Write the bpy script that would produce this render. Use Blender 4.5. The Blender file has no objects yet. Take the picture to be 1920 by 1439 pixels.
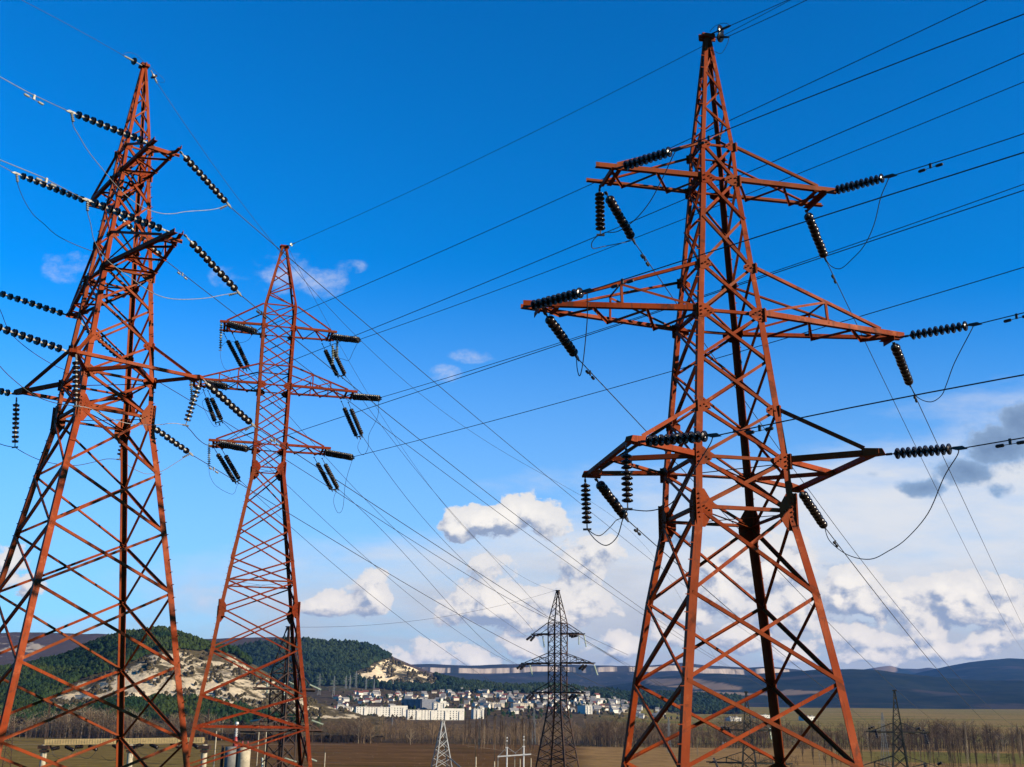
import bpy, math, random
from math import radians, sin, cos, pi, sqrt, atan2, exp
from mathutils import Vector, Matrix, noise
random.seed(11)
S = bpy.context.scene
COL = S.collection
V = Vector

# ------------------------------------------------------------------ camera
F, PITCH, ROLL = 2149.018, 0.2838662, 0.0133553             # focal length in photo pixels (1920 wide)
cam = bpy.data.cameras.new('camera'); camo = bpy.data.objects.new('camera', cam); COL.objects.link(camo)
cam.sensor_width = 36.0; cam.sensor_fit = 'HORIZONTAL'; cam.lens = 36.0 * F / 1920.0
cam.clip_start = 0.3; cam.clip_end = 40000.0
CP, SP, CR, SR = cos(PITCH), sin(PITCH), cos(ROLL), sin(ROLL)
_f = V((0, CP, SP)); _u0 = V((0, -SP, CP)); _r0 = V((1, 0, 0))
_r = CR * _r0 + SR * _u0; _u = CR * _u0 - SR * _r0
m = Matrix.Identity(4)
for i in range(3): m[i][0] = _r[i]; m[i][1] = _u[i]; m[i][2] = -_f[i]
camo.matrix_world = m
S.camera = camo

# ------------------------------------------------------------------ light, sky, exposure
SUN_A, SUN_E = 65.0, 20.0                                # degrees to the right of straight behind the camera; elevation
sun = bpy.data.lights.new('sun', 'SUN'); suno = bpy.data.objects.new('sun', sun); COL.objects.link(suno)
sun.energy = 5.0; sun.angle = radians(0.5); sun.color = (1.0, 0.84, 0.62)
SDIR = V((sin(radians(SUN_A)) * cos(radians(SUN_E)), -cos(radians(SUN_A)) * cos(radians(SUN_E)), sin(radians(SUN_E))))
suno.rotation_euler = SDIR.to_track_quat('Z', 'Y').to_euler()
suno.location = (60, -60, 60)
S.view_settings.view_transform = 'Standard'; S.view_settings.look = 'None'
S.view_settings.gamma = 1.0; S.view_settings.use_curve_mapping = False
S.view_settings.exposure = EXPO = 1.4
SKY_STRENGTH = 0.083

def ray(px, py):
    """direction of a photo pixel, scaled so that it advances one metre forward (y)"""
    a = px - 960.0; b = py - 719.5
    u = (CR * a + SR * b) / F; w = -(-SR * a + CR * b) / F
    d = V((u, CP - SP * w, SP + CP * w)); return d / d.y
def at(px, py, d): return ray(px, py) * d
def along(P, D, px, py):
    """point of the vertical plane through P along plan direction D that is seen at a pixel"""
    r = ray(px, py); t = (r.x * P.y - P.x) / (D.x - r.x * D.y)
    Y = P.y + t * D.y; return V((P.x + t * D.x, Y, r.z * Y)), t
def pix(P):
    d = P.dot(_f); return 960 + F * P.dot(_r) / d, 719.5 - F * P.dot(_u) / d

# --------------------------------------------------------- node helpers
class NT:
    def __init__(s, tree): s.t = tree; s.n = tree.nodes; s.l = tree.links
    def new(s, typ, **kw):
        n = s.n.new(typ)
        for k, v in kw.items(): setattr(n, k, v)
        return n
    def put(s, sock, v):
        if isinstance(v, (int, float, tuple, list)): sock.default_value = v
        elif v is not None: s.l.new(v, sock)
    def m(s, op, a, b=None, c=None, clamp=False):
        n = s.new('ShaderNodeMath', operation=op); n.use_clamp = clamp
        s.put(n.inputs[0], a)
        if b is not None: s.put(n.inputs[1], b)
        if c is not None: s.put(n.inputs[2], c)
        return n.outputs[0]
    def sm(s, x, a, b, lo=0.0, hi=1.0):
        n = s.new('ShaderNodeMapRange', interpolation_type='SMOOTHSTEP')
        s.put(n.inputs['Value'], x); s.put(n.inputs['From Min'], a); s.put(n.inputs['From Max'], b)
        s.put(n.inputs['To Min'], lo); s.put(n.inputs['To Max'], hi); return n.outputs[0]
    def vec(s, x, y, z):
        n = s.new('ShaderNodeCombineXYZ'); s.put(n.inputs[0], x); s.put(n.inputs[1], y); s.put(n.inputs[2], z); return n.outputs[0]
    def noise(s, v, scale, detail=4, rough=0.55, dist=0.0, lac=2.0):
        n = s.new('ShaderNodeTexNoise'); s.put(n.inputs['Vector'], v); n.inputs['Scale'].default_value = scale
        n.inputs['Detail'].default_value = detail; n.inputs['Roughness'].default_value = rough
        n.inputs['Distortion'].default_value = dist; n.inputs['Lacunarity'].default_value = lac
        return n.outputs['Fac']
    def mix(s, f, a, b):
        n = s.new('ShaderNodeMix', data_type='RGBA'); s.put(n.inputs[0], f)
        for i, v in ((6, a), (7, b)):
            s.put(n.inputs[i], (*v, 1.0) if isinstance(v, tuple) and len(v) == 3 else v)
        return n.outputs[2]

# ------------------------------------------------------------------ world: Nishita sky with clouds far away in it
W = bpy.data.worlds.new("World"); S.world = W; W.use_nodes = True
W.node_tree.nodes.clear()
N = NT(W.node_tree)
sky = N.new('ShaderNodeTexSky', sky_type='NISHITA'); sky.sun_disc = False
sky.sun_elevation = radians(SUN_E); sky.sun_rotation = radians(180 - SUN_A)
sky.air_density = 1.0; sky.dust_density = 0.25; sky.ozone_density = 4.0; sky.altitude = 300
hs = N.new('ShaderNodeHueSaturation'); hs.inputs['Saturation'].default_value = 1.05; hs.inputs['Value'].default_value = 1.0
tint = N.new('ShaderNodeMix', data_type='RGBA', blend_type='MULTIPLY'); tint.inputs[0].default_value = 1.0; tint.inputs[7].default_value = (SKY_STRENGTH * .15, SKY_STRENGTH * .87, SKY_STRENGTH * 1.20, 1)
N.l.new(sky.outputs[0], tint.inputs[6]); gm = N.new('ShaderNodeGamma'); gm.inputs[1].default_value = 1.2; N.l.new(tint.outputs[2], gm.inputs[0])   # polarised, deeper toward the zenith
un = N.new('ShaderNodeMix', data_type='RGBA', blend_type='MULTIPLY'); un.inputs[0].default_value = 1.0; un.inputs[7].default_value = (1.08 / SKY_STRENGTH,) * 3 + (1,)
N.l.new(gm.outputs[0], un.inputs[6]); N.l.new(un.outputs[2], hs.inputs['Color'])
tc = N.new('ShaderNodeTexCoord'); sep = N.new('ShaderNodeSeparateXYZ'); N.l.new(tc.outputs['Generated'], sep.inputs[0])
yy = N.m('MAXIMUM', sep.outputs[1], 0.06)
U0 = N.m('DIVIDE', sep.outputs[0], yy); W0 = N.m('DIVIDE', sep.outputs[2], yy)
# cumulus: (centre x, centre y, half width, half height above, below) in photo pixels -> directions; strength; softness class
BLOBS = [
 (935, 985, 92, 52, 26, 1.0), (1000, 975, 62, 42, 26, .9), (868, 998, 40, 24, 18, .75),
 (925, 1140, 100, 78, 34, 1.0), (1065, 1130, 80, 48, 44, 1.0), (990, 1150, 95, 45, 38, .8), (850, 1155, 34, 40, 26, .65),
 (1100, 1045, 62, 34, 38, .62), (1150, 1032, 30, 22, 18, .5),
 (690, 1108, 42, 34, 40, .85), (640, 1128, 52, 24, 24, .7), (600, 1140, 40, 16, 16, .5),
 (20, 1045, 40, 34, 30, .75), (55, 1100, 46, 24, 24, .35),
 (1150, 1222, 44, 34, 26, .8), (880, 1232, 70, 30, 20, .62), (800, 1226, 46, 24, 16, .6), (975, 1225, 50, 28, 20, .6), (740, 1235, 50, 16, 14, .42),
 (1420, 1055, 90, 62, 64, .72), (1340, 1120, 80, 50, 50, .6), (1480, 1120, 80, 40, 50, .7),
 (1600, 1115, 72, 48, 50, .95), (1700, 1135, 90, 50, 50, .8), (1790, 1120, 70, 52, 56, .95), (1880, 1140, 80, 44, 50, .7),
 (1625, 1098, 34, 30, 40, 1.0), (1580, 1122, 36, 26, 34, .9), (1690, 1112, 40, 26, 30, .85), (1770, 1098, 32, 30, 40, 1.0), (1815, 1118, 38, 30, 34, .95), (1735, 1142, 50, 22, 30, .8), (1880, 1105, 44, 30, 40, .85), (1385, 1030, 36, 28, 36, .9), (1440, 1085, 60, 34, 36, .85), (1345, 1075, 40, 28, 36, .75), (1500, 1060, 40, 26, 30, .7), (1300, 1150, 50, 24, 26, .6), (1250, 1190, 40, 22, 22, .6), (1450, 1160, 70, 24, 26, .6), (1395, 1205, 60, 22, 20, .55), (1500, 1225, 70, 20, 16, .5), (1630, 1235, 70, 18, 14, .5), (1740, 1180, 60, 20, 20, .6), (1860, 1195, 60, 22, 20, .6), (1560, 1190, 80, 26, 26, .55), (1660, 1200, 90, 30, 24, .6), (1780, 1215, 120, 26, 22, .55),
]
WISPS = [(530, 515, 66, 46, 40, .50), (600, 522, 50, 30, 34, .42), (380, 1122, 52, 30, 34, .40), (655, 500, 30, 14, 16, .12), (885, 668, 36, 14, 14, .26), (835, 700, 30, 16, 16, .16),
         (140, 505, 60, 30, 24, .10), (430, 520, 36, 22, 22, .10)]
DARKS = [(1870, 840, 86, 66, 46, 1.0), (1795, 885, 74, 30, 30, .8), (1730, 915, 52, 24, 22, .75), (1930, 790, 70, 44, 50, .9), (1870, 920, 36, 18, 16, .55),
         (1640, 890, 20, 6, 6, .2), (1290, 1010, 46, 16, 16, .42), (1570, 1060, 40, 12, 14, .4)]
def blob_field(grp_name, blobs):
    g = bpy.data.node_groups.new(grp_name, 'ShaderNodeTree')
    g.interface.new_socket('u', in_out='INPUT', socket_type='NodeSocketFloat')
    g.interface.new_socket('w', in_out='INPUT', socket_type='NodeSocketFloat')
    g.interface.new_socket('f', in_out='OUTPUT', socket_type='NodeSocketFloat')
    n = NT(g); gi = n.new('NodeGroupInput'); go = n.new('NodeGroupOutput')
    u, w = gi.outputs[0], gi.outputs[1]; tot = None
    for (cx, cy, rx, ru, rd, st) in blobs:
        r = ray(cx, cy); k = F * 0.96
        dx = n.m('MULTIPLY', n.m('SUBTRACT', u, r.x), k / rx)
        dw = n.m('SUBTRACT', w, r.z)
        dy = n.m('ADD', n.m('MULTIPLY', n.m('MAXIMUM', dw, 0.0), k / ru), n.m('MULTIPLY', n.m('MINIMUM', dw, 0.0), k / rd))
        q = n.m('MULTIPLY_ADD', dx, dx, n.m('MULTIPLY', dy, dy))
        b = n.m('SUBTRACT', 1.0, n.m('POWER', q, 0.6))
        b = n.m('MULTIPLY_ADD', n.m('MAXIMUM', b, 0.0), st, n.m('MAXIMUM', n.m('MINIMUM', b, 0.0), -1.8))
        tot = b if tot is None else n.m('SMOOTH_MAX', tot, b, 0.18)
    n.l.new(tot, go.inputs[0]); return g
GC, GW, GD = blob_field('cumulus_field', BLOBS), blob_field('wisp_field', WISPS), blob_field('dark_cloud_field', DARKS)
def field(g, u, w):
    x = N.new('ShaderNodeGroup'); x.node_tree = g; N.put(x.inputs[0], u); N.put(x.inputs[1], w); return x.outputs[0]
def turb(u, w, sc, det, seed, sy=1.25, rough=.58):
    return N.m('SUBTRACT', N.noise(N.vec(N.m('MULTIPLY', u, sc), N.m('MULTIPLY', w, sc * sy), seed), 1.0, det, rough), 0.5)
def dens(g, u, w, amp=2.3):
    wu = N.m('ADD', u, N.m('MULTIPLY', turb(u, w, 18, 3, 1.7), .035)); ww = N.m('ADD', w, N.m('MULTIPLY', turb(u, w, 18, 3, 9.1), .028))
    base = field(g, wu, ww)
    vo = N.new('ShaderNodeTexVoronoi', feature='SMOOTH_F1', voronoi_dimensions='2D', normalize=False)   # billowing heads
    N.put(vo.inputs['Vector'], N.vec(N.m('MULTIPLY', wu, 30.0), N.m('MULTIPLY', ww, 38.0), 0.0)); vo.inputs['Scale'].default_value = 1.0
    vo.inputs['Detail'].default_value = 4.0; vo.inputs['Roughness'].default_value = .55; vo.inputs['Smoothness'].default_value = .35
    puff = N.m('SUBTRACT', 1.02, vo.outputs['Distance'])
    return N.m('ADD', base, N.m('ADD', N.m('MULTIPLY', turb(u, w, 36, 10, 4.2, 1.35, .62), amp * .62), N.m('MULTIPLY', puff, .62)))
d0 = dens(GC, U0, W0)
U1 = N.m('ADD', U0, .0055); W1 = N.m('ADD', W0, .0085)
d1 = dens(GC, U1, W1)
a_c = N.sm(d0, -0.02, .24)
relief = N.m('SUBTRACT', d0, d1)
lit_c = N.sm(relief, -.55, .22)
body = N.sm(d0, .1, 1.3)
lit_c = N.m('MULTIPLY', lit_c, N.m('ADD', .72, N.m('MULTIPLY', body, .3)), clamp=True)
# veil of thin high overcast low in the sky, thicker to the right
sl = N.m('ADD', W0, N.m('MULTIPLY', U0, -.23))
veil = N.m('MULTIPLY', N.sm(N.m('ADD', sl, N.m('MULTIPLY', turb(U0, W0, 6, 6, 3.3, 3.0), .15)), .195, .11), N.sm(U0, -.50, .14, .72, 1.0))
veil = N.m('MULTIPLY', veil, N.sm(turb(U0, W0, 9, 6, 7.7, 4.0), -.30, .10, .62, 1.0))
# wisps and the dark cloud
aw = N.m('MULTIPLY', N.sm(N.m('ADD', field(GW, U0, W0), N.m('MULTIPLY', turb(U0, W0, 24, 9, 5.5, 1.4, .66), 2.6)), -.20, 1.1), .85)
ad0 = N.m('ADD', field(GD, N.m('ADD', U0, N.m('MULTIPLY', turb(U0, W0, 20, 3, 2.2), .03)), W0), N.m('MULTIPLY', turb(U0, W0, 30, 8, 6.6, 1.3), 1.9))
ad = N.sm(ad0, .0, .5)
K = 1.0 / (2 ** EXPO)
def kc(r, g, b): return (r * K, g * K, b * K, 1)
vt = turb(U0, W0, 12, 7, 8.8, 3.2)
col_veil = N.mix(N.sm(N.m('ADD', W0, N.m('MULTIPLY', vt, .10)), .02, .17), kc(.42, .45, .52), kc(.75, .78, .83))
col_cum = N.mix(lit_c, kc(.30, .37, .52), kc(1.0, .95, .88))
warm = N.m('MULTIPLY', N.sm(W0, .16, .03), .55)
col_cum = N.mix(warm, col_cum, N.mix(lit_c, kc(.33, .38, .49), kc(.98, .83, .68)))
col_dark = N.mix(N.sm(ad0, .0, 1.4), kc(.30, .42, .60), kc(.15, .22, .36))
col = N.mix(aw, col_veil, kc(.72, .72, .84))
tot1 = N.m('SUBTRACT', 1.0, N.m('MULTIPLY', N.m('SUBTRACT', 1.0, veil), N.m('SUBTRACT', 1.0, aw)))
col = N.mix(ad, col, col_dark)
tot2 = N.m('MAXIMUM', tot1, N.m('MULTIPLY', ad, .92))
col = N.mix(a_c, col, col_cum)
tot3 = N.m('SUBTRACT', 1.0, N.m('MULTIPLY', N.m('SUBTRACT', 1.0, tot2), N.m('SUBTRACT', 1.0, a_c)))
front = N.sm(sep.outputs[1], .0, .25)
tot3 = N.m('MULTIPLY', tot3, N.m('MULTIPLY', front, N.sm(sep.outputs[2], -.03, .0)))
tot3_ = tot3
b1 = N.new('ShaderNodeBackground'); b1.inputs['Strength'].default_value = SKY_STRENGTH; N.l.new(hs.outputs[0], b1.inputs['Color'])
thin = N.m('MULTIPLY', N.sm(W0, .42, .04), .70)                  # thin bright haze high in the air, thickening toward the horizon
tot3 = N.m('SUBTRACT', 1.0, N.m('MULTIPLY', N.m('SUBTRACT', 1.0, tot3), N.m('SUBTRACT', 1.0, N.m('MULTIPLY', thin, front))))
col = N.mix(N.m('DIVIDE', tot3_, N.m('MAXIMUM', tot3, .001)), kc(.44, .62, .80), col)
b2 = N.new('ShaderNodeBackground'); b2.inputs['Strength'].default_value = 1.0; N.l.new(col, b2.inputs['Color'])
ms = N.new('ShaderNodeMixShader'); N.l.new(tot3, ms.inputs[0]); N.l.new(b1.outputs[0], ms.inputs[1]); N.l.new(b2.outputs[0], ms.inputs[2])
wo = N.new('ShaderNodeOutputWorld'); N.l.new(ms.outputs[0], wo.inputs[0])
W.cycles.sampling_method = 'MANUAL'; W.cycles.sample_map_resolution = 512

# ------------------------------------------------------------------ materials
def mat(name, cols, scale=3.0, rough=0.6, metal=0.0, detail=5, coords='Object', stretch=(1, 1, 1), lo=.35, hi=.65, bump=0.0, spec=0.3, k=0.5, streak=False):
    """surface whose own colour varies between the given colours with noise"""
    M = bpy.data.materials.new(name); M.use_nodes = True; n = NT(M.node_tree)
    cols = [tuple(x * k for x in c) for c in cols]
    p = M.node_tree.nodes['Principled BSDF']
    t = n.new('ShaderNodeTexCoord'); mp = n.new('ShaderNodeMapping'); n.l.new(t.outputs[coords], mp.inputs[0])
    mp.inputs['Scale'].default_value = stretch
    f = n.noise(mp.outputs[0], scale, detail, .6)
    c = n.mix(n.sm(f, lo, hi), cols[0], cols[1])
    if len(cols) > 2:
        f2 = n.noise(mp.outputs[0], scale * 2.7, 5, .65, .6)
        c = n.mix(n.sm(f2, .54, .66), c, cols[2])
        f3 = n.noise(mp.outputs[0], scale * .33, 3, .6); c = n.mix(n.m('MULTIPLY', n.sm(f3, .48, .66), .4), c, tuple(x * .55 for x in cols[0]))
    if streak:                                                   # rust runs and chalky faded patches
        m2 = n.new('ShaderNodeMapping'); n.l.new(t.outputs[coords], m2.inputs[0]); m2.inputs['Scale'].default_value = (9, 9, .8)
        s1 = n.noise(m2.outputs[0], 1.0, 6, .7, .4); c = n.mix(n.m('MULTIPLY', n.sm(s1, .53, .67), .85), c, (.050, .016, .008))
        s2 = n.noise(t.outputs[coords], 2.3, 7, .72); c = n.mix(n.m('MULTIPLY', n.sm(s2, .56, .70), .5), c, (.29, .085, .030))
        oi = n.new('ShaderNodeObjectInfo'); c = n.mix(n.sm(oi.outputs['Random'], .2, 1.0, 0.0, .55), c, n.mix(oi.outputs['Random'], (.13, .017, .004), (.10, .030, .010)))   # members painted at different times
    n.l.new(c, p.inputs['Base Color'])
    p.inputs['Metallic'].default_value = metal; p.inputs['Specular IOR Level'].default_value = spec
    rr = n.sm(f, .3, .7, max(0, rough - .1), min(1, rough + .1)); n.l.new(rr, p.inputs['Roughness'])
    if bump:
        b = n.new('ShaderNodeBump'); b.inputs['Strength'].default_value = bump; b.inputs['Distance'].default_value = .02
        n.l.new(f, b.inputs['Height']); n.l.new(b.outputs[0], p.inputs['Normal'])
    return M
RED = mat('red_oxide_paint', [(.325, .053, .0060), (.235, .031, .0045), (.12, .024, .008)], .8, .62, streak=True, lo=.3, hi=.7, bump=.05, spec=.06)
RED2 = mat('faded_red_paint', [(.265, .035, .0065), (.19, .022, .005), (.11, .022, .009)], .8, .62, streak=True, lo=.3, hi=.7, spec=.06)
RUST = mat('dark_rusted_steel', [(.022, .013, .010), (.055, .020, .010), (.09, .03, .012)], .6, .8, lo=.35, hi=.7)
DSTEEL = mat('blackened_steel', [(.020, .022, .018), (.05, .05, .035), (.13, .11, .06)], .7, .75, lo=.35, hi=.7)
PALE = mat('galvanised_steel', [(.34, .36, .37), (.22, .23, .24), (.3, .26, .22)], 1.2, .55, .3)
FARSTEEL = mat('distant_galvanised_steel', [(.24, .25, .24), (.17, .18, .18)], .5, .7)
GLAZE = mat('dark_brown_glaze', [(.008, .006, .006), (.016, .009, .008)], 6, .2, spec=.22)
GLAZE2 = mat('black_glaze', [(.010, .008, .008), (.018, .012, .010)], 6, .28, spec=.22)
CAP = mat('zinc_cap', [(.62, .59, .52), (.44, .42, .37)], 14, .5, .2)
CAPD = mat('weathered_cap', [(.05, .05, .045), (.11, .11, .09)], 14, .5, .2)
GLASS = mat('pale_green_glass', [(.50, .56, .42), (.36, .44, .33)], 8, .25, spec=.5)
WIREM = mat('weathered_aluminium_wire', [(.030, .030, .034), (.022, .022, .025)], 9, .6, .0)
WIREL = mat('bright_aluminium_wire', [(.30, .30, .30), (.22, .22, .22)], 9, .5, .4)
FIT = mat('fitting_metal', [(.42, .40, .35), (.26, .25, .22)], 12, .5, .4)
FITD = mat('dark_fitting_metal', [(.03, .03, .03), (.06, .055, .05)], 12, .5, .4)
CONC = mat('pale_concrete', [(.46, .40, .28), (.36, .31, .22), (.26, .22, .16)], 1.4, .85, bump=.2, k=.6)
CONCY = mat('yellowed_concrete', [(.34, .25, .11), (.27, .20, .09), (.19, .14, .07)], 1.2, .85, stretch=(1, 1, 4), bump=.2, k=1.0)
CONCG = mat('grey_concrete', [(.22, .22, .21), (.16, .16, .15)], 1.0, .85, bump=.2)
WHITEP = mat('white_enamel', [(.72, .72, .70), (.6, .6, .58)], 3, .5)
REDP = mat('red_enamel', [(.42, .06, .05), (.34, .05, .04)], 3, .5)

# ------------------------------------------------------------------ mesh building
class MB:
    def __init__(s): s.v = []; s.f = []; s.mi = []; s.k = 0
    def quad_box(s, c, ex, ey, ez):
        b = len(s.v)
        for sx in (-1, 1):
            for sy in (-1, 1):
                for sz in (-1, 1): s.v.append(c + ex * sx + ey * sy + ez * sz)
        for q in ((0, 1, 3, 2), (4, 6, 7, 5), (0, 4, 5, 1), (2, 3, 7, 6), (0, 2, 6, 4), (1, 5, 7, 3)):
            s.f.append([b + i for i in q]); s.mi.append(s.k)
    def bar(s, p, q, wd, w, t):
        """flat bar p-q, width w along wd, thickness t"""
        ax = (q - p); L = ax.length
        if L < 1e-6: return
        ax = ax / L; wd = wd - ax * wd.dot(ax)
        if wd.length < 1e-6: wd = ax.orthogonal()
        wd.normalize(); td = ax.cross(wd)
        s.quad_box((p + q) / 2, ax * (L / 2), wd * (w / 2), td * (t / 2))
    def angle(s, p, q, dA, dB, w, t):
        """rolled angle section: heel along p-q, flanges along dA and dB"""
        ax = (q - p); L = ax.length
        if L < 1e-6: return
        ax = ax / L
        dA = (dA - ax * dA.dot(ax)).normalized(); n = ax.cross(dA); n = n if n.dot(dB) > 0 else -n
        c = (p + q) / 2
        s.quad_box(c + dA * (w / 2) + n * (t / 2), ax * (L / 2), dA * (w / 2), n * (t / 2))
        s.quad_box(c + n * ((w + t) / 2) + dA * (t / 2), ax * (L / 2 - .002), n * ((w - t) / 2), dA * (t / 2))
    def poly(s, pts, n, t):
        """flat plate with outline pts, thickness t along n"""
        b = len(s.v); k = len(pts)
        s.v += [p + n * (t / 2) for p in pts] + [p - n * (t / 2) for p in pts]
        s.f.append([b + i for i in range(k)]); s.f.append([b + k + i for i in reversed(range(k))]); s.mi += [s.k] * 2
        for i in range(k):
            j = (i + 1) % k; s.f.append([b + i, b + k + i, b + k + j, b + j]); s.mi.append(s.k)
    def tube(s, pts, r, sides=6, r2=None, cap=True):
        b = len(s.v); n = len(pts); up = None
        for i, p in enumerate(pts):
            a = (pts[min(i + 1, n - 1)] - pts[max(i - 1, 0)]).normalized()
            if up is None: up = a.orthogonal().normalized()
            up = (up - a * up.dot(a)).normalized(); w = a.cross(up)
            rr = r if r2 is None else r + (r2 - r) * i / max(1, n - 1)
            for j in range(sides):
                g = 2 * pi * j / sides; s.v.append(p + (up * cos(g) + w * sin(g)) * rr)
        for i in range(n - 1):
            for j in range(sides):
                k = (j + 1) % sides
                s.f.append([b + i * sides + j, b + i * sides + k, b + (i + 1) * sides + k, b + (i + 1) * sides + j]); s.mi.append(s.k)
        if cap:
            s.f.append([b + j for j in reversed(range(sides))]); s.f.append([b + (n - 1) * sides + j for j in range(sides)]); s.mi += [s.k] * 2
    def lathe(s, prof, sides=16, o=V((0, 0, 0)), ax=V((0, 0, 1))):
        """profile of (radius, height) turned about ax through o"""
        ax = ax.normalized(); up = ax.orthogonal().normalized(); w = ax.cross(up); b = len(s.v)
        for (r, h) in prof:
            for j in range(sides):
                g = 2 * pi * j / sides; s.v.append(o + ax * h + (up * cos(g) + w * sin(g)) * r)
        for i in range(len(prof) - 1):
            for j in range(sides):
                k = (j + 1) % sides
                s.f.append([b + i * sides + j, b + i * sides + k, b + (i + 1) * sides + k, b + (i + 1) * sides + j]); s.mi.append(s.k)
    def mesh(s, name, mats, smooth=False):
        me = bpy.data.meshes.new(name); me.from_pydata([tuple(p) for p in s.v], [], s.f)
        for m_ in (mats if isinstance(mats, (list, tuple)) else [mats]): me.materials.append(m_)
        if len(me.materials) > 1:
            for p, i in zip(me.polygons, s.mi): p.material_index = i
        if smooth:
            for p in me.polygons: p.use_smooth = True
        me.update(); return me
def link(name, me, parent=None, loc=None):
    o = bpy.data.objects.new(name, me); COL.objects.link(o)
    if parent is not None: o.parent = parent
    if loc is not None: o.location = loc
    return o
def tag(o, label, cat, group=None):
    for a, b in ((' of the ', ' of '), (' the ', ' '), (' insulator string', ' insulator'), (' power line', ' line'), (' earth wire', ' wire'), (' seen through ', ' through '), (' jumper loop', ' jumper'), (' lying', '')):
        if len(label.replace('-', ' ').split()) > 16: label = label.replace(a, b)
    if len(label.split()) > 16: print('LONG', label)
    o['label'] = label; o['category'] = cat
    if group: o['group'] = group
    return o
def struct(o, kind='structure'): o['kind'] = kind; return o
def thing(name, label, cat, loc=(0, 0, 0), rz=0.0, group=None):
    o = link(name, None); o.empty_display_size = .2; o.location = loc; o.rotation_euler = (0, 0, rz)
    return tag(o, label, cat, group)
def part(name, mb, mats, parent, smooth=False): return link(name, mb.mesh(name, mats, smooth), parent)

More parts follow.
